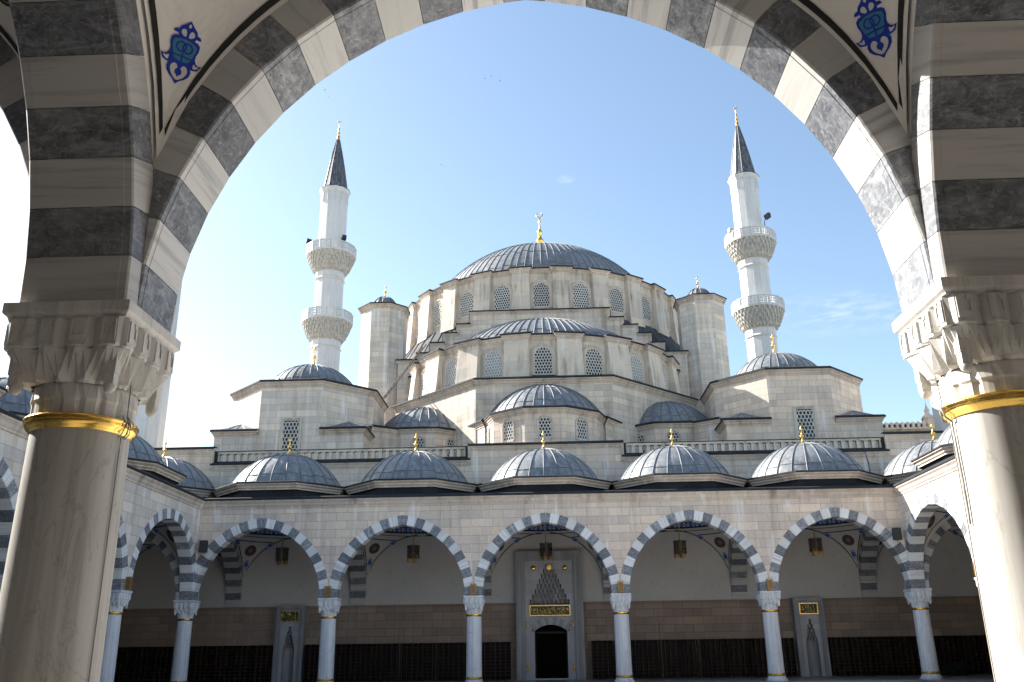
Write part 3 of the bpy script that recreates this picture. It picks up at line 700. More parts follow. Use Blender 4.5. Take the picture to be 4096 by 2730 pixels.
    c.build('capital', CAPM if warm else COLM, root, (0, 0, ZF)).location = (0, 0, 0)
    return root
col0 = make_column('')
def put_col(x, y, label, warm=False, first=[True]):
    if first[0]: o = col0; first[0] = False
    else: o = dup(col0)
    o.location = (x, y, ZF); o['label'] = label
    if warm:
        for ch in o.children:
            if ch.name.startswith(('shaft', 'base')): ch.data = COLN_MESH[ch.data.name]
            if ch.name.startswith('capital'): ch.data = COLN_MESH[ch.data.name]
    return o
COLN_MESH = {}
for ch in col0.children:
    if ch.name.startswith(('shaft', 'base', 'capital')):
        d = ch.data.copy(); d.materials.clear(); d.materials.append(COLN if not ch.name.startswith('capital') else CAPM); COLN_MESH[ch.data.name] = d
names = ['corner column where the left side arcade meets the far arcade', 'far column standing between the left niche and the second arch', 'far column just left of the tall marble portal', 'far column just right of the tall marble portal', 'far column just left of the right niche with its green plaque', 'corner column where the right side arcade meets the far arcade']
for i in range(6): put_col(-15 + 6 * i, 37.69, 'white marble ' + names[i])
for k in range(1, 5):
    put_col(-15, 37.69 - BW * k, 'white marble column of the left side arcade, ' + ['next to the far left corner column', 'hidden by the huge near left column', 'seen left of the huge near left column', 'nearest the camera, outside the view'][k - 1])
    put_col(15, 37.69 - BW * k, 'white marble column of the right side arcade, ' + ['next to the far right corner column', 'behind the huge near right column', 'second from the camera, outside the view', 'nearest the camera, outside the view'][k - 1])
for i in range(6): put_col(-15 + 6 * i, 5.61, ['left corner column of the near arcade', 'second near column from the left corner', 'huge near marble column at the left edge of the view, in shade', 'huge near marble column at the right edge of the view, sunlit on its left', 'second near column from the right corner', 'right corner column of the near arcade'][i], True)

# ------------------------------------------------------------------ windows
def honeycomb(mb, w, z0, z1, arched, cw=.145, ch=.21, bar=.03, depth=.05, y=0., m=0):
    """lattice bars in the plane y, x in [-w/2, w/2]"""
    zs = z1 - w / 2 if arched else z1
    def ins(x, z):
        if abs(x) > w / 2 or z < z0 or z > z1: return False
        return z <= zs or (x * x + (z - zs) ** 2) <= (w / 2) ** 2
    rows = int((z1 - z0) / (ch * .75)) + 2; cols = int(w / cw) + 2
    for j in range(-1, rows):
        for i in range(-cols // 2 - 1, cols // 2 + 2):
            cx = (i + (.5 if j % 2 else 0)) * cw; cz = z0 + j * ch * .75
            P = [(cx, cz + ch * .5), (cx + cw / 2, cz + ch * .25), (cx + cw / 2, cz - ch * .25), (cx, cz - ch * .5)]
            for (xa, za), (xb, zb) in zip(P[:-1], P[1:]):
                if not (ins(xa, za) or ins(xb, zb)): continue
                if not ins((xa + xb) / 2, (za + zb) / 2): continue
                d = Vector((xb - xa, 0, zb - za)) / 2; nn = Vector((-d.z, 0, d.x)).normalized() * bar / 2
                mb.obox(((xa + xb) / 2, y + depth / 2, (za + zb) / 2), d * 1.08, nn, (0, depth / 2, 0), m)
def make_window(w, z0, z1, arched, fw=.17, pane=GLASSW, base=None, cw=.165, ch=.235, bar=.05):
    """window centred at x=0 in plane y=0 facing -y"""
    hw = w / 2; zs = z1 - hw if arched else z1; n = 12
    def outline(d):
        p = [(-hw - d, z0 - (0 if arched else d))] + ([(-(hw + d) * cos(pi * k / n), zs + (hw + d) * sin(pi * k / n)) for k in range(n + 1)] if arched else [(-hw - d, z1 + d), (hw + d, z1 + d)]) + [(hw + d, z0 - (0 if arched else d))]
        return p
    f = MB(); prof = [(fw, .02), (fw, -.06), (fw * .8, -.085), (fw * .6, -.085), (fw * .52, -.05), (fw * .3, -.05), (fw * .2, -.03), (0, -.03), (0, .01)]
    rings = [[(x, y, z) for x, z in outline(d)] for d, y in prof]
    f.loft([list(reversed(r)) for r in rings], 0, False, False)
    fr = f.build('window', STONET)
    l = MB(); honeycomb(l, w, z0, z1, arched, cw, ch, bar, .03, -.036)
    l.box(-hw, hw, -.04, -.006, z0, z0 + .05); l.build('lattice', LATT, fr)
    p = MB(); o = outline(0); p.poly([(x, -.004, z) for x, z in o], 0); p.f[-1] = p.f[-1][::-1]; p.build('pane', pane, fr)
    return fr
def stand(win, parent, cx, cy, apo, phi, first, org):
    """put a window on a polygon side; phi 0 faces -y, positive towards +x"""
    o = win if first else dup(win)
    o.parent = parent; o.location = (cx + apo * sin(phi) - org[0], cy - apo * cos(phi) - org[1], -org[2]); o.rotation_euler = (0, 0, phi); return o

# ------------------------------------------------------------------ the mosque
MX, MY = 0.1, 67.5
OR = (0.1, 67.5, 0.4)
mosque = thing('mosque', 'large beige stone mosque with a great lead dome, half dome and corner towers', 'mosque', OR)
def mb_to(mb, name, mats, parent=None): 
    o = mb.build(name, mats, parent or mosque, OR); o.location = (0, 0, 0); return o
# hall walls and parapet
h = MB(); YP = 43.3
h.box(-26, 26, YP, 43.9, 8.24, 10.76); h.box(-26, -16.62, YP + .003, 43.9, 10.76, 11.9); h.box(16.78, 26, YP + .003, 43.9, 10.76, 11.9); h.box(-3.78, 3.98, YP + .003, 43.9, 10.76, 11.77)
h.box(-16.62, -3.78, YP + .14, 43.9, 10.76, 11.12, 1); h.box(3.98, 16.78, YP + .14, 43.9, 10.76, 11.12, 1)
h.box(-23, 23, 43.95, 90, .4, 10.9); h.box(-23, 23, 43.9, 90, 10.9, 10.95, 1)
for x0, x1 in ((-16.62, -16.5), (-3.9, -3.78), (3.98, 4.1), (16.66, 16.78)): h.box(x0, x1, YP + .01, 43.86, 11.12, 11.8, 1)
mb_to(h, 'hall_wall', [STONE, LEADD])
c = MB()
for x0, x1 in ((-16.75, -3.65), (3.85, 16.91)): cornice(c, [(x0, YP), (x1, YP)], 10.76, .3, .11, False, 0, 0, 1, .14, .3)
for x0, x1, zt in ((-26, -16.62, 11.66), (16.78, 26, 11.66), (-3.78, 3.98, 11.53)): cornice(c, [(x0, YP), (x1, YP)], zt, .24, .11, False, 0, 0, 1, .14, .5)
for x in (-16.70, -3.70, 3.90, 16.86):
    c.box(x - .075, x + .075, YP - .105, YP + .001, 10.9, 11.75, 0); c.box(x - .035, x + .035, YP - .13, YP - .1, 10.95, 11.7, 0)
mb_to(c, 'parapet_moulding', [CORN, LEADD])
for x0, x1 in ((-16.5, -3.9), (4.1, 16.66)):
    r = MB(); r.box(x0, x1, 43.42, 43.7, 11.68, 11.78); r.box(x0, x1, 43.4, 43.72, 11.783, 11.82, 1); r.box(x0, x1, 43.44, 43.68, 11.14, 11.3, 1)
    bal = mb_to(r, 'balustrade', [STONEM, LEADD])
    n = int((x1 - x0) / .36); step = (x1 - x0) / n; proto = None
    for k in range(n + 1):
        x = x0 + step * k
        if proto is None:
            b = MB(); b.box(-.085, .085, 43.45 - OR[1], 43.67 - OR[1], 11.3 - OR[2], 11.65 - OR[2]); b.box(-.1, .1, 43.44 - OR[1], 43.68 - OR[1], 11.65 - OR[2], 11.68 - OR[2])
            proto = b.build('baluster', STONEM, bal); q = proto
        else: q = dup(proto, bal)
        q.location = (x - OR[0], 0, 0)
# octagonal base below the half dome
oc = (MX, 56.4)
def octfront(ap): 
    t = ap * math.tan(pi / 8); return [(oc[0] - ap, oc[1] + 2), (oc[0] - ap, oc[1] - t), (oc[0] - t, oc[1] - ap), (oc[0] + t, oc[1] - ap), (oc[0] + ap, oc[1] - t), (oc[0] + ap, oc[1] + 2)]
o = MB(); P = octfront(9.2); o.prism(P, 10.9, 16.1, 0)
mb_to(o, 'octagon_wall', [STONEM])
o = MB(); cornice(o, P, 16.08, .3, .2, False, 0, 0, 1, .14, .3); q = octfront(9.0); o.poly([(x, y, 16.45) for x, y in q], 1); mb_to(o, 'octagon_cornice', [CORN, LEADD])
# exedrae
def exedra(cx, cy, ap, side):
    phi = 0; st = radians(36)
    R = ap / cos(st / 2); pts = []
    for k in (range(-3, 3) if not side else range(-4, 4)): th = phi + (k + .5) * st; pts.append((cx + R * sin(th), cy - R * cos(th)))
    w = MB(); w.prism(pts, 10.9, 13.6, 0); ex = mb_to(w, 'exedra', STONE)
    c = MB(); cornice(c, pts, 13.56, .28, .17, False, 0, 0, 1, .14, .1); c.poly([(x, y, 13.86) for x, y in pts], 1); mb_to(c, 'cornice', [CORN, LEADD], ex)
    rd, zd = (3.4, 12.46) if not side else (3.22, 12.62)
    d = dome_shell(zd, rd, 13.86, 16 if not side else 32, (.16, .55), 0, pi if not side else 2 * pi, 12, .04); M = Matrix.Translation((cx, cy, 0)) @ Matrix.Rotation(phi + pi, 4, 'Z'); d.xf(M)
    for t in ((3.46,) if not side else ()):
        ar = MB(); n = 32; e0 = math.asin(1.4 / 3.4)
        for k in range(n):
            a, b = e0 + (pi - 2 * e0) * k / n, e0 + (pi - 2 * e0) * (k + 1) / n
            ar.poly([(3.38 * cos(a), -.06, 12.46 + 3.38 * sin(a)), (3.38 * cos(b), -.06, 12.46 + 3.38 * sin(b)), (3.62 * cos(b), -.06, 12.46 + 3.62 * sin(b)), (3.62 * cos(a), -.06, 12.46 + 3.62 * sin(a))], 1)
            ar.poly([(3.62 * cos(a), -.06, 12.46 + 3.62 * sin(a)), (3.62 * cos(b), -.06, 12.46 + 3.62 * sin(b)), (3.62 * cos(b), .0, 12.46 + 3.62 * sin(b)), (3.62 * cos(a), .0, 12.46 + 3.62 * sin(a))], 1)
        d.join(ar, Matrix.Translation((cx, cy, 0)) @ Matrix.Rotation(phi, 4, 'Z'))
    mb_to(d, 'dome', [LEAD, RIB], ex)
    return ex
WEX = make_window(.56, 12.26, 13.36, True, .13, GLASSW, cw=.16, ch=.22, bar=.046); first = True
for cx, cy, ap, side in ((MX, 47.2, 3.2, 0), (MX + 7.05, 51.0, 3.05, 1), (MX - 7.05, 51.0, 3.05, 1)):
    exedra(cx, cy, ap, side); st = radians(36)
    for k in (-2, -1, 0, 1, 2): stand(WEX, mosque, cx + ap * sin(k * st), cy - ap * cos(k * st), .0, k * st, first, OR); first = False
lv = MB()
for sx in (-1, 1):
    def mir(p): return [(MX + sx * x, y) for x, y in (p if sx > 0 else p[::-1])]
    for pg, ln, top in (([(3.25, 46.45), (4.75, 48.8), (4.75, 50.5), (3.25, 48.6)], [(3.25, 46.45), (4.75, 48.8)], 13.95), ([(8.25, 48.1), (9.6, 47.2), (11.0, 47.9), (11.0, 53), (8.6, 53)], [(8.25, 48.1), (9.6, 47.2)], 14.9)):
        f = MB(); pm = mir(pg); f.prism(pm, 10.9, 13.6, 0); lm_ = mir(ln); cornice(f, lm_, 13.56, .28, .17, False, 0, 0, 1, .14, .1)
        zz = [13.92 if y < 48.85 else top for x, y in pm]; f.poly([(x, y, z) for (x, y), z in zip(pm, zz)], 1); mb_to(f, 'filling_wall', [STONE, LEADD])

# drums
def drum_outline(c, ap, step, w, proj, ks):
    pts = []
    for k in ks:
        ph = step * (k + .5); ra = Vector((sin(ph), -cos(ph))); ta = Vector((cos(ph), sin(ph))); t = ap * math.tan(step / 2)
        for d, u in ((ap_at(ap, step, w), -w / 2), (ap + proj, -w / 2), (ap + proj, w / 2), (ap_at(ap, step, w), w / 2)):
            p = Vector(c) + ra * d + ta * u; pts.append((p.x, p.y))
    return pts
def ap_at(ap, step, w):   # distance, along a buttress axis, of the recessed wall at +-w/2
    t = ap * math.tan(step / 2); al = step / 2   # corner lies on the buttress axis at R
    R = ap / cos(al); return R - (w / 2) * math.tan(al)
sc = (MX, 56.3); SST = radians(20); ks = list(range(-5, 5)); SA = 8.44
top = drum_outline(sc, SA, SST, 1.42, .3, ks); bot = drum_outline(sc, SA, SST, 1.5, .62, ks)
d = MB(); d.loft([[(x, y, 16.4) for x, y in bot], [(x, y, 17.0) for x, y in drum_outline(sc, SA, SST, 1.48, .52, ks)], [(x, y, 18.95) for x, y in top]], 0, False, False); mb_to(d, 'half_drum_wall', STONET)
d = MB(); cornice(d, top, 18.9, .3, .16, False, 0, 0, 1, .14, .9); mb_to(d, 'half_drum_cornice', [CORN, LEADD])
d = dome_shell(12.83, 9.96, 19.15, 44, (.16, .45, .74), 0, pi, 14, .05); d.xf(Matrix.Translation((sc[0], sc[1], 0)) @ Matrix.Rotation(pi, 4, 'Z')); mb_to(d, 'half_dome', [LEAD, RIB])
WS = make_window(.97, 16.8, 18.46, True, .27, GLASSW); WSP = None
sb = MB(); sb.box(-.66, .66, -.14, -.066, 16.6, 16.79); sb.box(-.66, .66, -.066, -.004, 16.6, 16.76); sb.build('sill', LEADD, WS)
for k in range(-4, 5):
    wnd = stand(WS, mosque, sc[0], sc[1], SA, SST * k, k == -4, OR)
    if k in (-3, -2, -1, 2, 3):
        for ch_ in wnd.children:
            if ch_.name.startswith('pane'):
                if WSP is None: WSP = ch_.data.copy(); WSP.materials.clear(); WSP.materials.append(GLASSP)
                ch_.data = WSP
DC = (MX, MY); DST = radians(15); DA = 10.62; kd = list(range(-12, 12))
top = drum_outline(DC, DA, DST, 1.22, .3, kd); bot = drum_outline(DC, DA, DST, 1.3, .55, kd)
d = MB(); d.loft([[(x, y, 23.6) for x, y in bot], [(x, y, 24.6) for x, y in drum_outline(DC, DA, DST, 1.26, .45, kd)], [(x, y, 27.1) for x, y in top]], 0, False, True); mb_to(d, 'drum_wall', STONET)
d = MB(); cornice(d, top, 27.06, .32, .17, True, 0, 0, 1, .14, 1.2); mb_to(d, 'drum_cornice', [CORN, LEADD])
d = dome_shell(22.92, 10.5, 27.4, 96, (.12, .3, .48, .66, .84), 0, 2 * pi, 18, .045); d.xf(Matrix.Translation((MX, MY, 0))); md = mb_to(d, 'main_dome', [LEAD, RIB])
f = finial_tall(4.25, .44); f.xf(Matrix.Translation((MX, MY, 33.38))); mb_to(f, 'finial', GOLD, md)
WD = make_window(1.05, 24.5, 26.32, True, .28, GLASSW)
for k in range(-7, 8): stand(WD, mosque, DC[0], DC[1], DA, DST * k, k == -7, OR)
lc = MB(); aa = DST * -1.42; rr_ = Vector((sin(aa), -cos(aa), 0)); lc.tube([(MX + rr_.x * r_, MY + rr_.y * r_, z_) for r_, z_ in ((10.72, 24.0), (10.7, 26.9), (10.95, 27.1), (10.95, 27.55), (9.6, 27.6), (9.2, 28.15))], .03, 5)
mb_to(lc, 'conductor', SPK)
# lead skirt round the drum and stepped gable wall
sk = MB(); n = 72
for j, (r0, z0, r1, z1) in enumerate([(12.2, 19.5, 11.9, 22.2), (11.9, 22.2, 10.9, 23.95)]):
    for k in range(n):
        a, b = 2 * pi * k / n, 2 * pi * (k + 1) / n
        sk.poly([(MX + r0 * cos(a), MY + r0 * sin(a), z0), (MX + r0 * cos(b), MY + r0 * sin(b), z0), (MX + r1 * cos(b), MY + r1 * sin(b), z1), (MX + r1 * cos(a), MY + r1 * sin(a), z1)], 0, [(k, j + .1), (k + .9, j + .1), (k + .9, j + .9), (k, j + .9)])
        if j == 0: sk.tube([(MX + r0 * cos(a), MY + r0 * sin(a), z0), (MX + r1 * cos(a), MY + r1 * sin(a), z1), (MX + 10.95 * cos(a), MY + 10.95 * sin(a), 23.93)], .035, 4, 1)
mb_to(sk, 'drum_skirt', [LEADR, RIB])
SY = 56.3; steps = [(-4.76, 4.64, 24.1), (4.64, 5.55, 23.42), (5.55, 6.48, 22.85), (6.48, 7.33, 22.22), (7.33, 8.19, 21.53), (8.19, 9.7, 20.86), (-5.66, -4.76, 23.2), (-6.55, -5.66, 22.58), (-7.45, -6.55, 21.9), (-8.36, -7.45, 21.18), (-9.7, -8.36, 20.72)]
g = MB(); cp = MB()
for x0, x1, zt in steps:
    g.box(x0, x1, SY, SY + .7, 11.5, zt - .2, 0)
    l0 = x0 - (.0 if x0 > -4.7 else .0); 
    ex0 = .12 if x0 < 0 else 0; ex1 = .12 if x1 > 0 else 0
    cornice(cp, [(x0 - ex0, SY), (x1 + ex1, SY)], zt - .24, .18, .11, False, 0, 0, 1, .12, .7)
allx = sorted(steps, key=lambda s: s[0])
for s0, s1 in zip(allx[:-1], allx[1:]):
    z0, z1 = min(s0[2], s1[2]), max(s0[2], s1[2]); x = s0[1]; sgn = -1 if s0[2] < s1[2] else 1
    cp.box(min(x, x + sgn * .1), max(x, x + sgn * .1), SY - .1, SY + .69, z0 + .05, z1 - .245, 0); cp.box(min(x + sgn * .1, x + sgn * .14), max(x + sgn * .1, x + sgn * .14), SY - .12, SY + .69, z0 + .05, z1 - .2, 1)
    cp.box(min(x, x - sgn * .12), max(x, x - sgn * .12), SY - .07, SY - .002, z0 - .1, z1 - .24, 0)
mb_to(g, 'stepped_wall', STONEM); mb_to(cp, 'stepped_coping', [CORN, LEADD])
# turrets
for x in (-10.95, 11.05):
    t = MB(); pl = ngon(8, 1.5, (x, 57.4), 0); t.prism(pl, 12, 24.42, 0); tu = mb_to(t, 'turret', STONEW)
    c = MB(); cornice(c, pl, 24.38, .3, .2, True, 0, 0, 1, .11, .1); mb_to(c, 'cornice', [CORN, LEADD], tu)
    r = MB(); r.lathe([(1.66, 24.72), (.98, 24.93), (.9, 24.98), (.86, 25.08), (.78, 25.28), (.6, 25.52), (.36, 25.7), (.01, 25.78)], 16, (x, 57.4)); 
    for k in range(16):
        a = 2 * pi * k / 16; r.tube([(x + rr * cos(a), 57.4 + rr * sin(a), z + .015) for rr, z in ((1.66, 24.72), (.93, 24.98), (.86, 25.1), (.78, 25.3), (.6, 25.54), (.36, 25.72))], .025, 4, 1)
    mb_to(r, 'dome', [LEAD, RIB], tu)
    f = finial(1.15, .2); f.xf(Matrix.Translation((x, 57.4, 25.7))); mb_to(f, 'finial', GOLD, tu)
# corner towers
WT = make_window(.8, 12.0, 13.82, False, .17, GLASSW, cw=.19, ch=.27, bar=.05); first = True
for sx, tx in ((-1, -13.5), (1, 13.55)):
    cyt = 49.3; pl = ngon(8, 4.0, (tx, cyt), 0); t = MB(); t.prism(pl, 10.9, 15.72, 0); tw = mb_to(t, 'corner_tower', STONEW if sx < 0 else STONE)
    c = MB(); cornice(c, pl, 15.68, .3, .18, True, 0, 0, 1, .14, .2); cap_ = offpoly(pl, -.1); c.poly([(p.x, p.y, 16.03) for p in cap_], 1); mb_to(c, 'cornice', [CORN, LEADD], tw)
    d = dome_shell(15.15, 2.98, 16.02, 32, (.2, .55), 0, 2 * pi, 12, .032); d.xf(Matrix.Translation((tx, cyt, 0))); mb_to(d, 'dome', [LEAD, RIB], tw)
    f = finial(1.5, .19); f.xf(Matrix.Translation((tx, cyt, 18.08))); mb_to(f, 'finial', GOLD, tw)
    t_ = 4.0 * math.tan(pi / 8)
    for kx in (-1, 1):
        b = MB(); cb = MB(); rb = MB()
        x0, x1 = tx + kx * t_, tx + kx * 4.0; yf = cyt - 4.0
        tri = [(x0, yf), (x1, yf), (x1, cyt - t_)]; tri = tri if kx > 0 else tri[::-1]
        b.prism(tri, 10.9, 13.05, 0)
        line = [(x0, yf), (x1, yf), (x1, cyt - t_)] if kx > 0 else [(x1, cyt - t_), (x1, yf), (x0, yf)]
        cornice(cb, line, 13.02, .26, .16, False, 0, 0, 1, .14, .15)
        pts = offpoly(line, .12, False); ap = ((x0 * .45 + x1 * .55), yf + 1.25, 14.15)
        apx = (tx + kx * 2.95, cyt - 2.95, 13.98)
        P3 = [(p.x, p.y, 13.31) for p in pts]
        for a_, b_ in zip(P3[:-1], P3[1:]): rb.poly([a_, b_, apx], 0)
        for w_ in (.25, .5, .75):
            for a_, b_ in zip(P3[:-1], P3[1:]):
                mid = tuple(a_[i] * (1 - w_) + b_[i] * w_ for i in range(3)); rb.tube([mid, tuple(mid[i] * .15 + apx[i] * .85 for i in range(3))], .025, 4, 1)
        mb_to(b, 'tower_base', STONEW if sx < 0 else STONE, tw); mb_to(cb, 'base_cornice', [CORN, LEADD], tw); mb_to(rb, 'corner_roof', [LEAD, RIB], tw)
    w = stand(WT, mosque, tx + .1, cyt - 4.0, 0, 0, first, OR); first = False

# ------------------------------------------------------------------ minarets
def make_minaret():
    root = thing('minaret', '', 'minaret', (0, 0, 0), 0, 'white minarets at the corners of the mosque')
    sh = MB(); NS = 12
    def pr(r0, r1, z0, z1): sh.loft([[(x, y, z0) for x, y in ngon(NS, r0)], [(x, y, z1) for x, y in ngon(NS, r1)]], 0)
    pr(1.5, 1.42, .4, 31.2); pr(1.42, 1.39, 31.2, 38.8); pr(1.39, 1.36, 38.8, 48.9)
    for z in (31.2, 38.75):
        sh.loft([[(x, y, zz) for x, y in ngon(NS, r)] for r, zz in ((1.4, z - .12), (1.5, z - .08), (1.56, z), (1.5, z + .1), (1.42, z + .16), (1.46, z + .5), (1.46, z + .75))], 0)
    for k in range(NS):   # little arcade of blind arches under the cone
        a = 2 * pi * k / NS; ra = Vector((cos(a), sin(a), 0)); ta = Vector((-sin(a), cos(a), 0))
        for s in (-1, 1): sh.obox(ra * 1.38 + ta * (.33 * s) + Vector((0, 0, 48.2)), ra * .03, ta * .035, (0, 0, .55))
        sh.obox(ra * 1.38 + Vector((0, 0, 48.77)), ra * .03, ta * .36, (0, 0, .06))
    sh.loft([[(x, y, z) for x, y in ngon(NS, r)] for r, z in ((1.37, 48.82), (1.46, 48.86), (1.48, 49.0), (1.56, 49.06), (1.58, 49.25), (1.2, 49.3))], 0)
    sh.build('shaft', MINA, root)
    cn = MB(); cn.loft([[(x, y, z) for x, y in ngon(NS, r)] for r, z in ((1.6, 49.25), (1.6, 49.32), (1.32, 49.45), (1.26, 49.6), (.86, 52.2), (.5, 54.2), (.16, 55.85), (.02, 55.95))], 0)
    for k in range(NS):
        a = 2 * pi * k / NS; q = 1 / cos(pi / NS); A = a + pi / NS
        cn.tube([(r * q * cos(A), r * q * sin(A), z) for r, z in ((1.28, 49.5), (.87, 52.2), (.51, 54.2), (.18, 55.8))], .03, 4, 1)
    cn.build('cone', [CONE, RIB], root)
    f = finial_tall(2.75, .2); f.xf(Matrix.Translation((0, 0, 55.8))); f.build('finial', BRASS, root)
    def balcony(zt, zb):
        NB = 16; p = MB(); z0 = zt - .98
        corn = []
        for k in range(NB):
            a = 2 * pi * k / NB; ra = Vector((cos(a), sin(a), 0)); ta = Vector((-sin(a), cos(a), 0)); hw = 2.5 * math.tan(pi / NB)
            p.obox(ra * 2.5 + Vector((0, 0, zt - .06)), ra * .07, ta * hw, (0, 0, .06)); p.obox(ra * 2.5 + Vector((0, 0, z0 + .07)), ra * .075, ta * hw, (0, 0, .07))
            for s in (-1, 1): p.obox(ra * 2.5 + ta * ((hw - .05) * s) + Vector((0, 0, z0 + .5)), ra * .062, ta * .05, (0, 0, .38))
            iw = hw - .1; zc = z0 + .51; hh = .35
            for u in (-.5, 0, .5):
                p.obox(ra * 2.5 + ta * (iw * u) + Vector((0, 0, zc)), ra * .03, ta * .028, (0, 0, hh))
            for v in (-.5, 0, .5): p.obox(ra * 2.501 + Vector((0, 0, zc + hh * v)), ra * .025, ta * iw, (0, 0, .028))
            for u in (-.75, .25):
                for v in (-.75, .25):
                    c_ = ra * 2.499 + ta * (iw * (u + .25)) + Vector((0, 0, zc + hh * (v + .25))); d = ta * (iw * .25) + Vector((0, 0, hh * .25)); n_ = ta * .022 - Vector((0, 0, .022))
                    p.obox(c_, d, n_, ra * .02)
                    d2 = ta * (iw * .25) - Vector((0, 0, hh * .25)); n2 = ta * .022 + Vector((0, 0, .022)); p.obox(c_, d2, n2, ra * .018)
        p.prism(ngon(NB, 2.55), z0 - .12, z0, 0)
        par = p.build('balcony', MINA, root)
        cb = MB(); tiers = 5; H_ = z0 - .12 - zb
        cb.lathe([(1.42, zb - .25)] + [(1.44 + .98 * (t / 10) ** .62, zb + H_ * t / 10) for t in range(11)], 32, smooth=False)
        for t in range(tiers):
            r0 = 1.46 + .97 * ((t + .25) / tiers) ** .6; z_ = zb + H_ * t / tiers; nn = 32; off = (t % 2) * .5
            for k in range(nn):
                a = 2 * pi * (k + off) / nn; ra = Vector((cos(a), sin(a), 0)); ta = Vector((-sin(a), cos(a), 0)); w = r0 * pi / nn * .62; zz = H_ / tiers
                base = ra * (r0 + .05)
                i = cb.add([base - ra * .1 - ta * w + Vector((0, 0, z_ + zz)), base + ra * .14 - ta * w * .8 + Vector((0, 0, z_ + zz)), base + ra * .14 + ta * w * .8 + Vector((0, 0, z_ + zz)), base - ra * .1 + ta * w + Vector((0, 0, z_ + zz)),
                            base - ra * .08 - ta * w * .5 + Vector((0, 0, z_ + zz * .3)), base + ra * .08 - ta * w * .35 + Vector((0, 0, z_ + zz * .42)), base + ra * .08 + ta * w * .35 + Vector((0, 0, z_ + zz * .42)), base - ra * .08 + ta * w * .5 + Vector((0, 0, z_ + zz * .3)), base + ra * .0 + Vector((0, 0, z_ - zz * (.25 if k % 2 else .05)))])
                for q in ((0, 4, 5, 1), (1, 5, 6, 2), (2, 6, 7, 3), (4, 8, 5), (5, 8, 6), (6, 8, 7), (0, 1, 2, 3)): cb.face([i + x for x in q])
        cb.build('corbels', MINC, par)
    balcony(42.5, 39.6); balcony(35.0, 32.05)
    return root
def floodlight(par, x, y, z, ang, mat=SPK):
    fl = MB(); fl.obox((0, 0, 0), (.26, 0, .07), (0, .2, 0), (-.06, 0, .22)); fl.obox((.27, 0, .075), (.02, 0, 0), (0, .22, 0), (0, 0, .24)); fl.tube([(-.2, 0, -.1), (-.42, 0, -.42)], .035, 6); fl.tube([(-.42, 0, -.42), (-.42, 0, -1.1)], .04, 6)
    o = fl.build('floodlight', mat, par); o.location = (x, y, z); o.rotation_euler = (0, 0, ang)
mn0 = make_minaret(); mn0.location = (-21.95, 84, 0); mn0['label'] = 'white rear minaret left of the great dome, with two black floodlights on its upper balcony'
mns = [(21.95, 84, 'white rear minaret right of the great dome, tallest at the right of the view'), (-22.0, 45.6, 'white front minaret shaft peeping out behind the near left capital'), (22.0, 45.6, 'white front minaret shaft peeping out behind the near right capital')]
mm = [dup(mn0, None, (x, y, 0), 0, l) for x, y, l in mns]
floodlight(mn0, -2.15, -1.0, 42.95, radians(200)); floodlight(mn0, 1.65, -1.75, 42.8, radians(-60))
floodlight(mm[0], 1.55, -1.75, 43.9, radians(-50)); floodlight(mm[0], -2.1, -1.1, 42.65, radians(200), MINC)

# ------------------------------------------------------------------ floors
def ground(name, pts_boxes, mat):
    m = MB()
    for b in pts_boxes: m.box(*b)
    o = m.build(name, mat); structure(o); return o
g = MB(); g.poly([(-1500, -1500, .396), (1500, -1500, .396), (1500, 1500, .396), (-1500, 1500, .396)]); structure(g.build('ground', m_plain('ground_paving', (.36, .34, .31), .8, 0, .2, .2, .3)))
g = MB(); g.poly([(-14.3, 6.3, .402), (14.3, 6.3, .402), (14.3, 37.0, .402), (-14.3, 37.0, .402)]); structure(g.build('courtyard', FLOOR))
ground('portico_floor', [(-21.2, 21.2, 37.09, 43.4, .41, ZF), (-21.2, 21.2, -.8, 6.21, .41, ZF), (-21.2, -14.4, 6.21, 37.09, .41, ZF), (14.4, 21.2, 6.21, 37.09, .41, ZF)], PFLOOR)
st = MB(); st.box(-14.0, 14.0, 36.72, 37.08, .41, .61); st.box(-14.0, 14.0, 6.22, 6.58, .41, .61); structure(st.build('step', MW2))

# ------------------------------------------------------------------ portal
def W2L(mb, name, mats, root, loc): o = mb.build(name, mats, root, loc); o.location = (0, 0, 0); return o
PL = (.1, 43.1, ZF); portal = thing('portal', 'tall grey marble doorway with a stepped stalactite niche behind the middle arch', 'doorway', PL)
fr = MB(); x0, x1, zt = -1.46, 1.66, 6.53; yb = 43.298
for k, (wd, yy) in enumerate([(.1, 42.8), (.06, 42.74), (.07, 42.78), (.05, 42.84), (.09, 42.8), (.07, 42.86)]):
    o_ = sum(q[0] for q in [(.1,), (.06,), (.07,), (.05,), (.09,), (.07,)][:k])
    fr.box(x0 + o_, x0 + o_ + wd, yy, yb, ZF, zt - o_); fr.box(x1 - o_ - wd, x1 - o_, yy, yb, ZF, zt - o_); fr.box(x0 + o_ + wd, x1 - o_ - wd, yy, yb, zt - o_ - wd, zt - o_)
W2L(fr, 'frame', MG, portal, PL)
px0, px1, pz1 = x0 + .44, x1 - .44, zt - .44; pc = .1; YF_ = 42.92
pn = MB(); tiers = 8; zb0 = 4.1; th = (5.95 - zb0) / tiers
pn.box(px0, px1, YF_, yb, 5.95, pz1)
mq = MB()
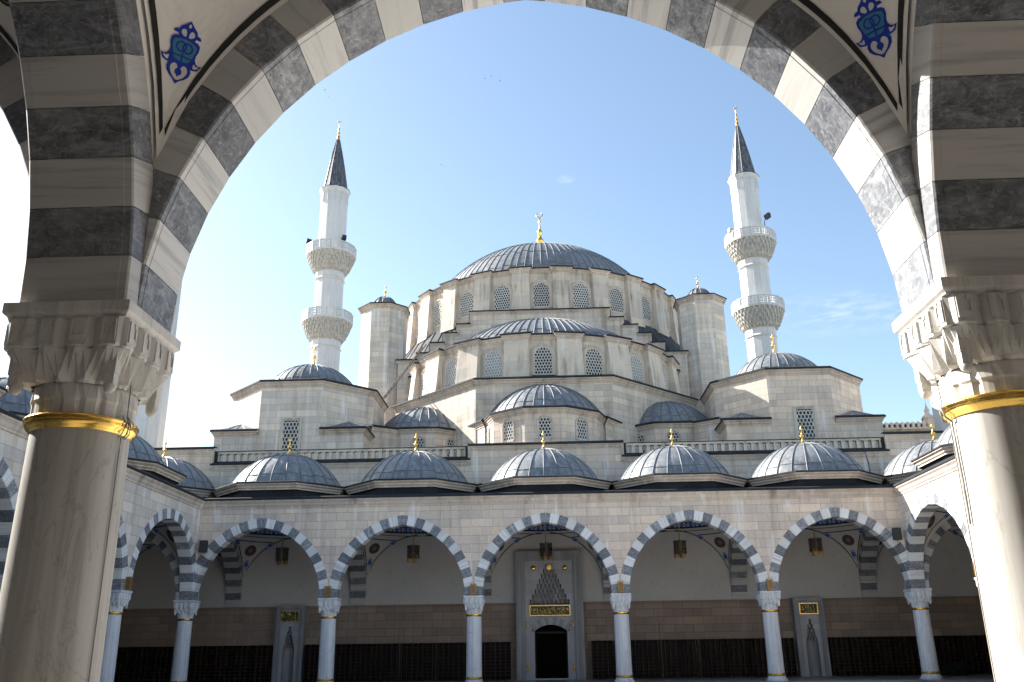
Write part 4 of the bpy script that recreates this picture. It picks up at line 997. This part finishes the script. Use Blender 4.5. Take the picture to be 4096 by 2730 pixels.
for k in range(tiers):
    w = .93 * (1 - (k / tiers) ** .9 * .92); z = zb0 + th * k
    pn.box(px0, pc - w, YF_, yb, z, z + th); pn.box(pc + w, px1, YF_, yb, z, z + th)
    pn.box(pc - w - .05, pc - w, YF_ + .03, yb, z, z + th * .55); pn.box(pc + w, pc + w + .05, YF_ + .03, yb, z, z + th * .55)
    nn = max(1, int(round(2 * w / .2))); bw_ = 2 * w / nn; back = 43.28 - .03 * k; mq.box(pc - w, pc + w, back, yb, z, z + th)
    for i in range(nn):
        xa = pc - w + bw_ * i; dep = .09 + .05 * ((i + k) % 2)
        mq.prism([(xa + .01, back), (xa + bw_ * .25, back - dep), (xa + bw_ * .75, back - dep), (xa + bw_ - .01, back)], z + th * .35, z + th, 0)
        mq.prism([(xa + bw_ * .35, back), (xa + bw_ * .4, back - dep * .6), (xa + bw_ * .6, back - dep * .6), (xa + bw_ * .65, back)], z + th * .05, z + th * .36, 0)
pn.box(px0, pc - .93, YF_, yb, 3.55, zb0); pn.box(pc + .93, px1, YF_, yb, 3.55, zb0); pn.box(pc - .93, pc + .93, YF_ + .02, yb, 3.56, 4.1)
dx0, dx1 = -.63, .89; dc = (dx0 + dx1) / 2; zsd = 2.93; rz = .28
pn.box(px0, dx0 - .12, YF_ + .01, yb, ZF, 3.55); pn.box(dx1 + .12, px1, YF_ + .01, yb, ZF, 3.55); pn.box(dx0 - .12, dx0, YF_ + .05, yb, ZF, zsd); pn.box(dx1, dx1 + .12, YF_ + .05, yb, ZF, zsd)
W2L(pn, 'panel', MW2, portal, PL); W2L(mq, 'stalactite_niche', MG, portal, PL)
va = MB(); hwid = (dx1 - dx0) / 2; Rd = (hwid ** 2 + rz ** 2) / (2 * rz); tmx = math.asin(hwid / Rd); zcd = zsd + rz - Rd; nvv = 11
for k in range(nvv):
    a, b = -tmx * 1.0 + 2 * tmx * k / nvv, -tmx + 2 * tmx * (k + 1) / nvv; ro = Rd + (.3 if k % 2 else .34)
    pts = [(dc + Rd * sin(a), zcd + Rd * cos(a)), (dc + Rd * sin(b), zcd + Rd * cos(b)), (dc + ro * sin(b), zcd + ro * cos(b)), (dc + ro * sin(a), zcd + ro * cos(a))]
    yv = YF_ - .012 * (k % 2)
    va.poly([(x, yv, z) for x, z in pts], k % 2); i = len(va.v) - 4
    bidx = va.add([(x, yb, z) for x, z in pts])
    for q in range(4): va.face((i + q, bidx + q, bidx + (q + 1) % 4, i + (q + 1) % 4), k % 2)
va.box(px0, dc - hwid * 1.25, YF_ + .012, yb, zsd - .2, 3.548, 1) if False else None
nq = 24
for k in range(nq):
    xa_, xb_ = dx0 - .12 + (hwid * 2 + .24) * k / nq, dx0 - .12 + (hwid * 2 + .24) * (k + 1) / nq; xm_ = min(max((xa_ + xb_) / 2, dx0), dx1)
    zz_ = zcd + sqrt(max(.01, (Rd + .05) ** 2 - (xm_ - dc) ** 2)); va.box(xa_, xb_, YF_ + .03, yb, zz_, 3.556, 1)
W2L(va, 'door_arch', [MG, MW2], portal, PL)
dr = MB(); dr.box(dx0, dx1, 43.24, 43.297, ZF + .02, zsd + rz); dr.box(dx0 + .1, dx1 - .1, 43.2, 43.24, zsd - .1, zsd - .02, 1); dr.box(dx0, dx0 + .06, 43.12, 43.24, ZF, zsd, 1); dr.box(dx1 - .06, dx1, 43.12, 43.24, ZF, zsd, 1); dr.box(dx0, dx1, 42.95, 43.24, ZF + .001, ZF + .06, 2)  # black sheet at the back paints in the darkness of the open doorway
W2L(dr, 'door_opening', [DOORB, WOODD, MW2], portal, PL)
for sx in (-.63 , .86):
    b = MB(); b.lathe([(.001, -.06), (.07, -.05), (.12, -.02), (.125, .0), (.1, .01)], 16); b.xf(Matrix.Translation((sx, YF_ - .0, 5.76)) @ Matrix.Rotation(pi / 2, 4, 'X') @ Matrix.Scale(-1, 4, (0, 0, 1))); b.f = [f[::-1] for f in b.f]; W2L(b, 'gold_boss', GOLD, portal, PL)
b = MB(); b.box(.02, .22, YF_ - .06, YF_ + .1, 5.68, 5.9); W2L(b, 'gold_keystone', GOLD, portal, PL)
for x in (-.55, -.17, .37, .75):
    b = MB(); b.lathe([(.001, -.03), (.05, -.02), (.06, .01)], 12); b.xf(Matrix.Translation((x, 43.09, 4.2)) @ Matrix.Rotation(pi / 2, 4, 'X')); W2L(b, 'bronze_boss', BRASS, portal, PL)
for x in (-.96, 1.16):
    for z in (3.21, 1.34):
        b = MB(); b.lathe([(.02, -.14), (.045, -.1), (.02, -.04), (.03, 0), (.055, .07), (.03, .13), (.001, .15)], 10, (x, YF_ - .05)); b.xf(Matrix.Translation((0, 0, z))); W2L(b, 'gold_bracket', GOLD, portal, PL)
def plaque(name, root, loc, xa, xb, za, zb, y, strokes, tl, tr, bl, br, fw):
    p = MB(); p.box(xa + fw, xb - fw, y, y + .06, za + fw, zb - fw); o = W2L(p, name, GREEN, root, loc)
    f = MB(); f.box(xa, xb, y - .02, y + .05, zb - fw, zb); f.box(xa, xb, y - .02, y + .05, za, za + fw); f.box(xa, xa + fw, y - .02, y + .05, za + fw, zb - fw); f.box(xb - fw, xb, y - .02, y + .05, za + fw, zb - fw)
    W2L(f, 'gold_frame', GOLD, o, loc)
    s = MB(); H_ = zb - za
    for st in strokes:
        pts = []
        for (u, v) in st:
            # inverse bilinear, two fixed-point steps
            a, b = .5, .5
            for _ in range(8):
                lx0 = tl[0] + (bl[0] - tl[0]) * b; lx1 = tr[0] + (br[0] - tr[0]) * b; a = (u - lx0) / (lx1 - lx0)
                ty = tl[1] + (tr[1] - tl[1]) * a; by = bl[1] + (br[1] - bl[1]) * a; b = (v - ty) / (by - ty)
            pts.append((xa + fw + (xb - xa - 2 * fw) * a, zb - fw - (zb - za - 2 * fw) * b))
        # smooth
        q = []
        for i in range(len(pts) - 1):
            p0, p1, p2, p3 = pts[max(i - 1, 0)], pts[i], pts[i + 1], pts[min(i + 2, len(pts) - 1)]
            for k in range(4):
                t = k / 4; q.append(tuple(.5 * ((2 * p1[c]) + (-p0[c] + p2[c]) * t + (2 * p0[c] - 5 * p1[c] + 4 * p2[c] - p3[c]) * t * t + (-p0[c] + 3 * p1[c] - 3 * p2[c] + p3[c]) * t ** 3) for c in (0, 1)))
        q.append(pts[-1]); n = len(q)
        s.tube([(a, y - .006, b) for a, b in q], [H_ * (.014 + .014 * sin(pi * (i + .7) / (n + .4))) for i in range(n)], 6)
    W2L(s, 'inscription', GOLD, o, loc); return o
ST1 = [[(2005, 290), (2015, 380), (2025, 440), (1960, 440), (1900, 440)], [(1970, 260), (1985, 420)], [(1895, 300), (1905, 370), (1930, 380), (1945, 300), (1955, 380)], [(1905, 465), (1870, 490), (1830, 530), (1780, 545)], [(1815, 260), (1830, 400), (1820, 480)], [(1765, 260), (1785, 420)], [(1640, 375), (1720, 370), (1780, 380), (1700, 400), (1660, 430), (1600, 500), (1530, 545), (1490, 510)], [(1660, 490), (1690, 535), (1740, 500), (1745, 430)], [(1610, 270), (1660, 265), (1740, 300), (1650, 320), (1600, 345), (1500, 350), (1430, 380)], [(1505, 265), (1515, 400)], [(1560, 265), (1575, 450)], [(1400, 500), (1450, 520), (1500, 480), (1500, 430)], [(1385, 430), (1360, 400), (1340, 440), (1390, 440), (1370, 500), (1300, 540)], [(1320, 255), (1335, 420)], [(1270, 255), (1280, 400)], [(1220, 260), (1230, 420)], [(1220, 420), (1290, 400), (1340, 420)], [(1060, 350), (1110, 335), (1180, 350), (1120, 375), (1080, 400), (1050, 430), (1060, 450), (1200, 440)], [(1010, 490), (1080, 490), (1210, 485)], [(1060, 500), (1090, 545), (1150, 550), (1210, 510), (1250, 480)], [(1000, 260), (1040, 330), (1030, 440)], [(960, 310), (970, 380), (930, 400), (925, 310)], [(880, 280), (890, 400), (920, 530), (970, 530), (985, 460), (960, 440)], [(770, 265), (830, 380), (870, 420)], [(830, 400), (870, 480), (830, 530), (800, 510)], [(720, 390), (760, 410), (770, 460), (700, 470), (640, 460)], [(650, 270), (665, 480)], [(800, 450), (760, 540), (700, 550), (630, 500)], [(530, 270), (545, 400), (500, 340), (490, 380), (540, 420)], [(620, 410), (570, 400), (545, 480), (600, 540), (560, 565), (510, 540)], [(450, 470), (520, 480), (550, 500), (480, 520)], [(455, 300), (460, 400), (430, 410), (425, 320)], [(370, 270), (380, 430)], [(380, 430), (320, 400), (340, 450), (400, 440)], [(310, 300), (330, 480), (380, 545), (440, 540), (500, 500)], [(235, 275), (255, 500)], [(320, 520), (280, 565), (235, 550)]]
ST2 = [[(590, 350), (650, 860)], [(730, 350), (760, 600), (850, 740), (1000, 720), (1180, 680)], [(990, 350), (1010, 500)], [(1075, 350), (1120, 650)], [(1140, 350), (1200, 660), (1220, 850), (1290, 940), (1380, 900)], [(1230, 350), (1260, 600)], [(1570, 340), (1650, 640), (1660, 850), (1600, 920), (1480, 930)], [(1220, 660), (1400, 620), (1530, 660)], [(820, 430), (900, 380), (920, 460)], [(880, 550), (1040, 560), (960, 610)], [(700, 790), (860, 800), (760, 860)], [(940, 920), (1020, 960), (1100, 950), (1160, 850), (1100, 750)], [(1300, 740), (1500, 740), (1340, 850), (1550, 800), (1600, 770)], [(1380, 890), (1520, 880)], [(1770, 820), (1860, 760)], [(1640, 900), (1700, 960), (1790, 920)], [(1350, 540), (1420, 590)], [(1480, 360), (1520, 400)]]
plaque('plaque', portal, PL, -.83, 1.05, 3.6, 4.07, YF_ - .03, ST1, (190, 235), (2055, 205), (190, 615), (2065, 590), .035)
# side niches
for sx, nx in ((-1, -12.08), (1, 12.0)):
    NL = (nx, 43.1, ZF)
    nr = thing('niche', 'grey marble wall niche with a shaded green plaque, behind the far left arch' if sx < 0 else 'grey marble wall niche with a bright green and gold plaque, behind the far right arch', 'niche', NL)
    f = MB(); x0, x1, zt = nx - .68, nx + .68, 4.23
    for wd, o_, yy in ((.07, 0, 42.86), (.05, .07, 42.82), (.06, .12, 42.86), (.05, .18, 42.9)):
        f.box(x0 + o_, x0 + o_ + wd, yy, yb, ZF, zt - o_); f.box(x1 - o_ - wd, x1 - o_, yy, yb, ZF, zt - o_); f.box(x0 + o_ + wd, x1 - o_ - wd, yy, yb, zt - o_ - wd, zt - o_)
    W2L(f, 'frame', MG, nr, NL)
    p = MB(); a, b = x0 + .23, x1 - .23; p.box(a, b, 42.96, yb, 3.42, zt - .23); nm = MB(); yq = 42.97
    lv_ = [(3.3, 3.42, 0), (3.06, 3.3, .06), (2.86, 3.06, .12), (2.68, 2.86, .17), (2.5, 2.68, .2), (2.3, 2.5, .26), (ZF, 2.3, .28)]
    for z0_, z1_, w in lv_:
        p.box(a, nx - w, yq, yb, z0_, z1_); p.box(nx + w, b, yq, yb, z0_, z1_) if w > 0 else p.box(nx, b, yq, yb, z0_, z1_)
        if w > 0 and z0_ > 1:
            n_ = max(1, int(w * 2 / .13)); bw_ = 2 * w / n_
            for i in range(n_): nm.prism([(nx - w + bw_ * i + .004, 43.27), (nx - w + bw_ * (i + .3), 43.1), (nx - w + bw_ * (i + .7), 43.1), (nx - w + bw_ * (i + 1) - .004, 43.27)], z0_ + .06, z1_, 0)
    nm.lathe([(.27, ZF), (.27, 2.36)], 12, (nx, 43.02), 0, True, 0, pi); nm.f = [q[::-1] if len(q) == 4 and k >= len(nm.f) - 12 else q for k, q in enumerate(nm.f)]
    W2L(p, 'panel', MW2, nr, NL); W2L(nm, 'stalactite_niche', MG, nr, NL)
    plaque('plaque', nr, NL, nx - .43, nx + .43, 3.5, 4.0, 42.9, ST2, (540, 310), (1840, 280), (610, 1070), (1920, 1010), .045)
# blank framed panels on the back wall
for xa, xb in ((-6.95, -5.2), (5.17, 6.95)):
    f = MB()
    for wd, o_, yy in ((.06, 0, 43.22), (.08, .06, 43.25), (.06, .14, 43.23)):
        f.box(xa + o_, xa + o_ + wd, yy, 43.298, ZF, 3.27 - o_); f.box(xb - o_ - wd, xb - o_, yy, 43.298, ZF, 3.27 - o_); f.box(xa + o_ + wd, xb - o_ - wd, yy, 43.298, 3.27 - o_ - wd, 3.27 - o_)
    f.build('blind_frame', MW2 if False else BACKST, far, (0, 37.69, 0)).location = (0, 0, 0)

# ------------------------------------------------------------------ shoe racks
def make_rack(wd, ht):
    root = thing('shoe_rack', 'dark wooden shoe rack of small square pigeonholes against the beige back wall', 'shoe rack', (0, 0, ZF), 0, 'shoe racks along the back wall')
    b = MB(); b.box(-wd / 2, wd / 2, .33, .36, .02, ht); b.box(-wd / 2, -wd / 2 + .02, 0, .33, .02, ht); b.box(wd / 2 - .02, wd / 2, 0, .33, .02, ht); b.box(-wd / 2 + .02, wd / 2 - .02, 0, .33, ht - .02, ht); b.box(-wd / 2 + .02, wd / 2 - .02, 0, .33, .04, .06)
    b.build('carcass', WOODD, root)
    s = MB(); nx_, nz_ = 4, 10
    for i in range(1, nx_): x = -wd / 2 + wd * i / nx_; s.box(x - .008, x + .008, .01, .33, .06, ht - .02)
    for j in range(1, nz_): z = .06 + (ht - .08) * j / nz_; s.box(-wd / 2 + .02, wd / 2 - .02, .004, .33, z - .011, z + .011)
    s.build('shelves', WOODE, root)
    t = MB()
    for x in (-wd / 2 + .05, wd / 2 - .05): t.tube([(x, .05, 0), (x, .05, .04)], .018, 8); t.tube([(x, .3, 0), (x, .3, .04)], .018, 8)
    t.build('feet', WIRE, root); return root
rk = None
segs = [(-20.4, -12.85), (-11.3, -1.75), (1.95, 11.2), (12.8, 20.4)]
for a, b in segs:
    n = int(round((b - a) / .99)); wd = (b - a) / n
    for k in range(n):
        x = a + wd * (k + .5)
        if rk is None: rk = make_rack(.955, 1.66); o = rk
        else: o = dup(rk)
        o.location = (x, 42.9, ZF)
for k in range(6):
    o = dup(rk); o.location = (-20.2, 36.5 - 1.0 * k, ZF); o.rotation_euler = (0, 0, pi / 2)
    o = dup(rk); o.location = (20.2, 36.5 - 1.0 * k, ZF); o.rotation_euler = (0, 0, -pi / 2)

# ------------------------------------------------------------------ hanging lanterns, wall lamps, speakers
def make_lantern():
    root = thing('hanging_lantern', '', 'lantern', (0, 0, 0), 0, 'brass lanterns hanging under the arcade vaults')
    r = MB(); r.tube([(0, 0, 10.4), (0, 0, 6.35)], .022, 8); r.lathe([(.03, 6.42), (.05, 6.38), (.03, 6.33)], 10)
    for k in range(3):
        a = radians(25 + 120 * k); r.tube([(0, 0, 6.4), (.08 * cos(a), .08 * sin(a), 6.3), (.17 * cos(a), .17 * sin(a), 6.27), (.18 * cos(a), .18 * sin(a), 6.2)], .01, 6)
    r.build('rod', BRASS, root)
    g = MB(); g.lathe([(.285, 6.06), (.285, 6.63)], 28); g.build('glass_cylinder', SMOKE, root)
    g = MB(); g.lathe([(.28, 6.62), (.295, 6.62), (.295, 6.645), (.28, 6.645), (.28, 6.62)], 28); g.build('rim', RUST, root)
    for k in range(3):
        a = radians(25 + 120 * k); cx, cy = .18 * cos(a), .18 * sin(a); b = MB(); pl = ngon(6, .085, (cx, cy)); b.prism(pl, 5.93, 6.17, 1)
        for (x, y) in pl: b.tube([(x, y, 5.92), (x, y, 6.18)], .011, 4, 0)
        b.prism(ngon(6, .1, (cx, cy)), 6.17, 6.19, 0); b.prism(ngon(6, .095, (cx, cy)), 5.91, 5.93, 0); b.prism(ngon(6, .06, (cx, cy)), 6.19, 6.22, 0)
        b.build('lamp', [BRASS, AMBER], root)
    return root
ln0 = make_lantern(); LN = [(-12, 40.6, 'brass hanging lantern inside the far left arch, beside a red rosette'), (-6, 40.6, 'brass hanging lantern inside the second far arch from the left'), (0, 40.6, 'brass hanging lantern in front of the tall marble portal'), (6, 40.6, 'brass hanging lantern inside the far arch right of the portal'), (12, 40.6, 'brass hanging lantern above the right niche, inside the far right arch'), (-18, 34.48, 'brass hanging lantern inside the left side arcade'), (18, 34.48, 'brass hanging lantern inside the right side arcade')]
for i, (x, y, l) in enumerate(LN):
    o = ln0 if i == 0 else dup(ln0); o.location = (x, y, 0); o['label'] = l; o.rotation_euler = (0, 0, i * .9)
def make_lamp():
    root = thing('wall_lamp', '', 'wall lamp', (0, 0, 0), 0, 'amber wall lamps above the capitals')
    f = MB(); w, d, h_ = .105, .16, .4
    for x in (-w, w - .02): f.box(x, x + .02, -d, -d + .02, 0, h_); f.box(x, x + .02, -.02, 0, 0, h_)
    f.box(-w, w, -d, 0, h_ - .03, h_); f.box(-w, w, -d, 0, 0, .03); f.box(-w - .015, w + .015, -d - .015, 0, h_, h_ + .015); f.build('frame', BRASS, root)
    g = MB(); g.box(-w + .02, w - .02, -d + .012, -.01, .03, h_ - .03); g.build('amber_pane', AMBER, root); return root
lp0 = make_lamp(); LP = [(-9, 37.328, 0, 'left of the second far arch'), (-3, 37.328, 0, 'left of the portal arch'), (3, 37.328, 0, 'right of the portal arch'), (9, 37.328, 0, 'left of the far right arch'), (-14.638, 37.69 - BW, pi / 2, 'on the left side arcade'), (14.638, 37.69 - BW, -pi / 2, 'on the right side arcade')]
for i, (x, y, r, l) in enumerate(LP):
    o = lp0 if i == 0 else dup(lp0); o.location = (x, y, 4.27); o.rotation_euler = (0, 0, r); o['label'] = 'small amber wall lamp above a capital, ' + l
def make_speaker():
    root = thing('loudspeaker', '', 'loudspeaker', (0, 0, 0), 0, 'black loudspeakers in the courtyard corners')
    b = MB(); b.loft([[(x, y, z) for x, y in [(-.15, -.16), (.15, -.16), (.17, .1), (-.17, .1)]] for z in (0, .02, .45, .47)], 0, False, True, (True, True)); b.build('cabinet', SPK, root)
    g = MB(); g.lathe([(.1, -.166), (.1, -.175), (.02, -.17)], 16); g.xf(Matrix.Translation((0, 0, .16)) @ Matrix.Rotation(-pi / 2, 4, 'X') @ Matrix.Scale(-1, 4, (0, 0, 1))); g.box(-.07, .07, -.172, -.159, .33, .4); g.build('grille', RUST, root)
    m = MB(); m.tube([(0, .1, .12), (0, .2, .02), (.02, .27, -.02)], .02, 6); m.build('bracket', SPK, root); return root
sp0 = make_speaker(); sp0.location = (-14.3, 37.07, 6.12); sp0.rotation_euler = (0, 0, radians(12)); sp0['label'] = 'black loudspeaker on the left courtyard corner beside the far left arch'
o = dup(sp0, None, (14.3, 37.07, 6.13), radians(-12), 'black loudspeaker on the right courtyard corner beside the far right arch')

# ------------------------------------------------------------------ gate block beyond the right arcade
GL = (20.9, 50, .4); gate = thing('gatehouse', 'distant beige building with a row of merlons and a small pinnacle, behind the right arcade', 'building', GL)
b = MB(); b.box(18.5, 22.3, 50, 56, .4, 13.3); W2L(b, 'wall', STONE, gate, GL)
c = MB(); cornice(c, [(18.5, 50), (22.3, 50), (22.3, 56)], 13.28, .5, .25, False, 0, 0, None, .0, .5); W2L(c, 'cornice', CORN, gate, GL)
for k in range(12):
    x = 18.6 + .3 * k; q = MB(); q.box(x, x + .15, 49.85, 50.02, 13.78, 13.98); q.prism([(x - .04, 49.85), (x + .19, 49.85), (x + .19, 50.02), (x - .04, 50.02)], 13.98, 14.06); q.loft([[(x - .04, 49.85, 14.06), (x + .19, 49.85, 14.06), (x + .19, 50.02, 14.06), (x - .04, 50.02, 14.06)], [(x + .06, 49.92, 14.16), (x + .09, 49.92, 14.16), (x + .09, 49.95, 14.16), (x + .06, 49.95, 14.16)]], 0); W2L(q, 'merlon', STONEW, gate, GL)
q = MB(); q.box(18.6, 22.0, 50.3, 50.6, 13.78, 14.12, 1) ; q.prism(ngon(8, .33, (22.1, 50.2)), 13.78, 14.35); q.lathe([(.38, 14.35), (.3, 14.5), (.16, 14.62), (.12, 14.72), (.15, 14.8), (.14, 14.9), (.06, 15.05), (.02, 15.2), (.001, 15.55)], 12, (22.1, 50.2)); W2L(q, 'pinnacle', [CORN, LEADD], gate, GL)

# ------------------------------------------------------------------ ladder, cables, sack, birds
lad = MB(); A, B = Vector((-9.45, 50.0, 16.2)), Vector((-7.6, 54.0, 20.9)); d = (B - A); side = Vector((.0, .0, .0)) + Vector((d.y, -d.x, 0))  .normalized() * .13
side = side + Vector((0, 0, .06))
lad.tube([A - side, B - side], .028, 6); lad.tube([A + side, B + side], .028, 6)
for k in range(1, 16): p = A + d * (k / 16); lad.tube([p - side * 1.1, p + side * 1.1], .02, 6)
lo = lad.build('ladder', RUST, None, tuple(A)); tag(lo, 'rusty ladder leaning beside the left turret, above the octagon roof', 'ladder')
cb = MB(); cx_, cy_ = -3, 5.61
def on_col(az, z, r): return (cx_ + r * cos(az), cy_ + r * sin(az), z)
az = radians(-12)
cb.tube([on_col(az, z, .312 + (3.47 - z) * .006) for z in [.9 + .1 * k for k in range(26)]] + [on_col(az, 3.41, .345), on_col(az, 3.47, .362), on_col(az, 3.53, .34), on_col(az - .05, 3.75, .35)], .004, 6)
for da in (-.12, .0, .06): cb.tube([on_col(az + da, 3.39, .325), on_col(az + da, 3.42, .355), on_col(az + da * .6, 3.48, .365), on_col(az + da, 3.54, .335)], .004, 5)
cb.tube([on_col(az + .1 * cos(t) + .03, 3.48 + .03 * sin(t), .362) for t in [2 * pi * k / 14 for k in range(14)]], .004, 5)
tag(cb.build('cable', WIRE, None, (-2.7, 5.55, .9)), 'thin cable tied round the gold ring of the near left column', 'cable')
cx_, cy_ = 3, 5.61; cb = MB(); az = radians(180 - 8)
cb.tube([on_col(az + .01 * sin(z * 5), z, .312 + (3.47 - z) * .006) for z in [.9 + .1 * k for k in range(26)]] + [on_col(az, 3.41, .345), on_col(az, 3.47, .362), on_col(az, 3.54, .34), on_col(az, 3.9, .36)], .004, 6)
cb.tube([on_col(az + .16 + .012 * sin(z * 9), z, .315 + (3.47 - z) * .006) for z in [2.75 + .05 * k for k in range(14)]] + [on_col(az + .16, 3.43, .355), on_col(az + .1, 3.5, .365)], .006, 6)
tag(cb.build('cable', WIRE, None, (2.7, 5.6, .9)), 'thin cable hanging down the lit side of the near right column', 'cable')
cb = MB(); cb.tube([(15.75 + .05 * sin(z * 2), 43.16, z) for z in [8.35 + .2 * k for k in range(12)]] + [(15.72, 43.1, 10.75), (15.7, 43.1, 11.05), (15.6, 43.3, 11.2)], .025, 5); tag(cb.build('cable', SPK, None, (15.75, 43.16, 8.35)), 'dark cable running down the mosque wall below the right balustrade', 'cable')
sk_ = MB()
for i, (x, y, r, hgt) in enumerate(((17.5, 41.9, .45, .45), (18.0, 42.1, .38, .6), (17.0, 42.1, .35, .34))):
    sk_.lathe([(r * .9, ZF), (r, ZF + hgt * .3), (r * .8, ZF + hgt * .7), (r * .35, ZF + hgt * .95), (.01, ZF + hgt)], 14, (x, y))
tag(sk_.build('tarpaulin', m_plain('green_cloth', (.016, .02, .013), .9, 0, .1, .4), None, (17.3, 41.6, ZF)), 'dark green tarpaulin heap on the floor under the right corner vault', 'tarpaulin')
bd = None
for i, (p, l) in enumerate((((-6.51, 96.88, 72.56), 'left'), ((-5.7, 97.2, 73.1), 'upper'), ((-4.6, 97.1, 72.3), 'right'), ((-26.93, 94.93, 70.31), 'left'), ((-26.5, 95.3, 69.5), 'right'), ((-12.75, 102.42, 63.25), 'left'), ((-12.4, 102.4, 63.0), 'right'))):
    if bd is None:
        m_ = MB(); m_.loft([[(.16, 0, 0)] * 4, [(.08, .03, .02), (.08, -.03, .02), (.08, -.03, -.03), (.08, .03, -.03)], [(-.08, .03, .02), (-.08, -.03, .02), (-.08, -.03, -.03), (-.08, .03, -.03)], [(-.2, .04, .01), (-.2, -.04, .01), (-.2, -.04, 0), (-.2, .04, 0)]], 0, True, True, (False, True))
        for s in (1, -1): i0 = m_.add([(.08, .02 * s, .01), (.04, .2 * s, .1), (-.02, .38 * s, .06), (-.05, .2 * s, .08), (-.07, .02 * s, .0)]); m_.face([i0 + k for k in range(5)][::s])
        m_.xf(Matrix.Scale(.5, 4)); bd = m_.build('bird', SPK, None); ob = bd
    else: ob = dup(bd)
    ob.location = p; ob.rotation_euler = (.2 * i, .1, 1.3 * i)
    ob['group'] = 'birds far up in the sky'; ob['category'] = 'bird'; ob['label'] = ('tiny dark bird, %s of the flock high above the great dome' if i < 3 else 'tiny dark bird, %s of the pair high above the left minaret' if i < 5 else 'tiny dark bird, %s of the pair between the minaret tip and the dome') % l
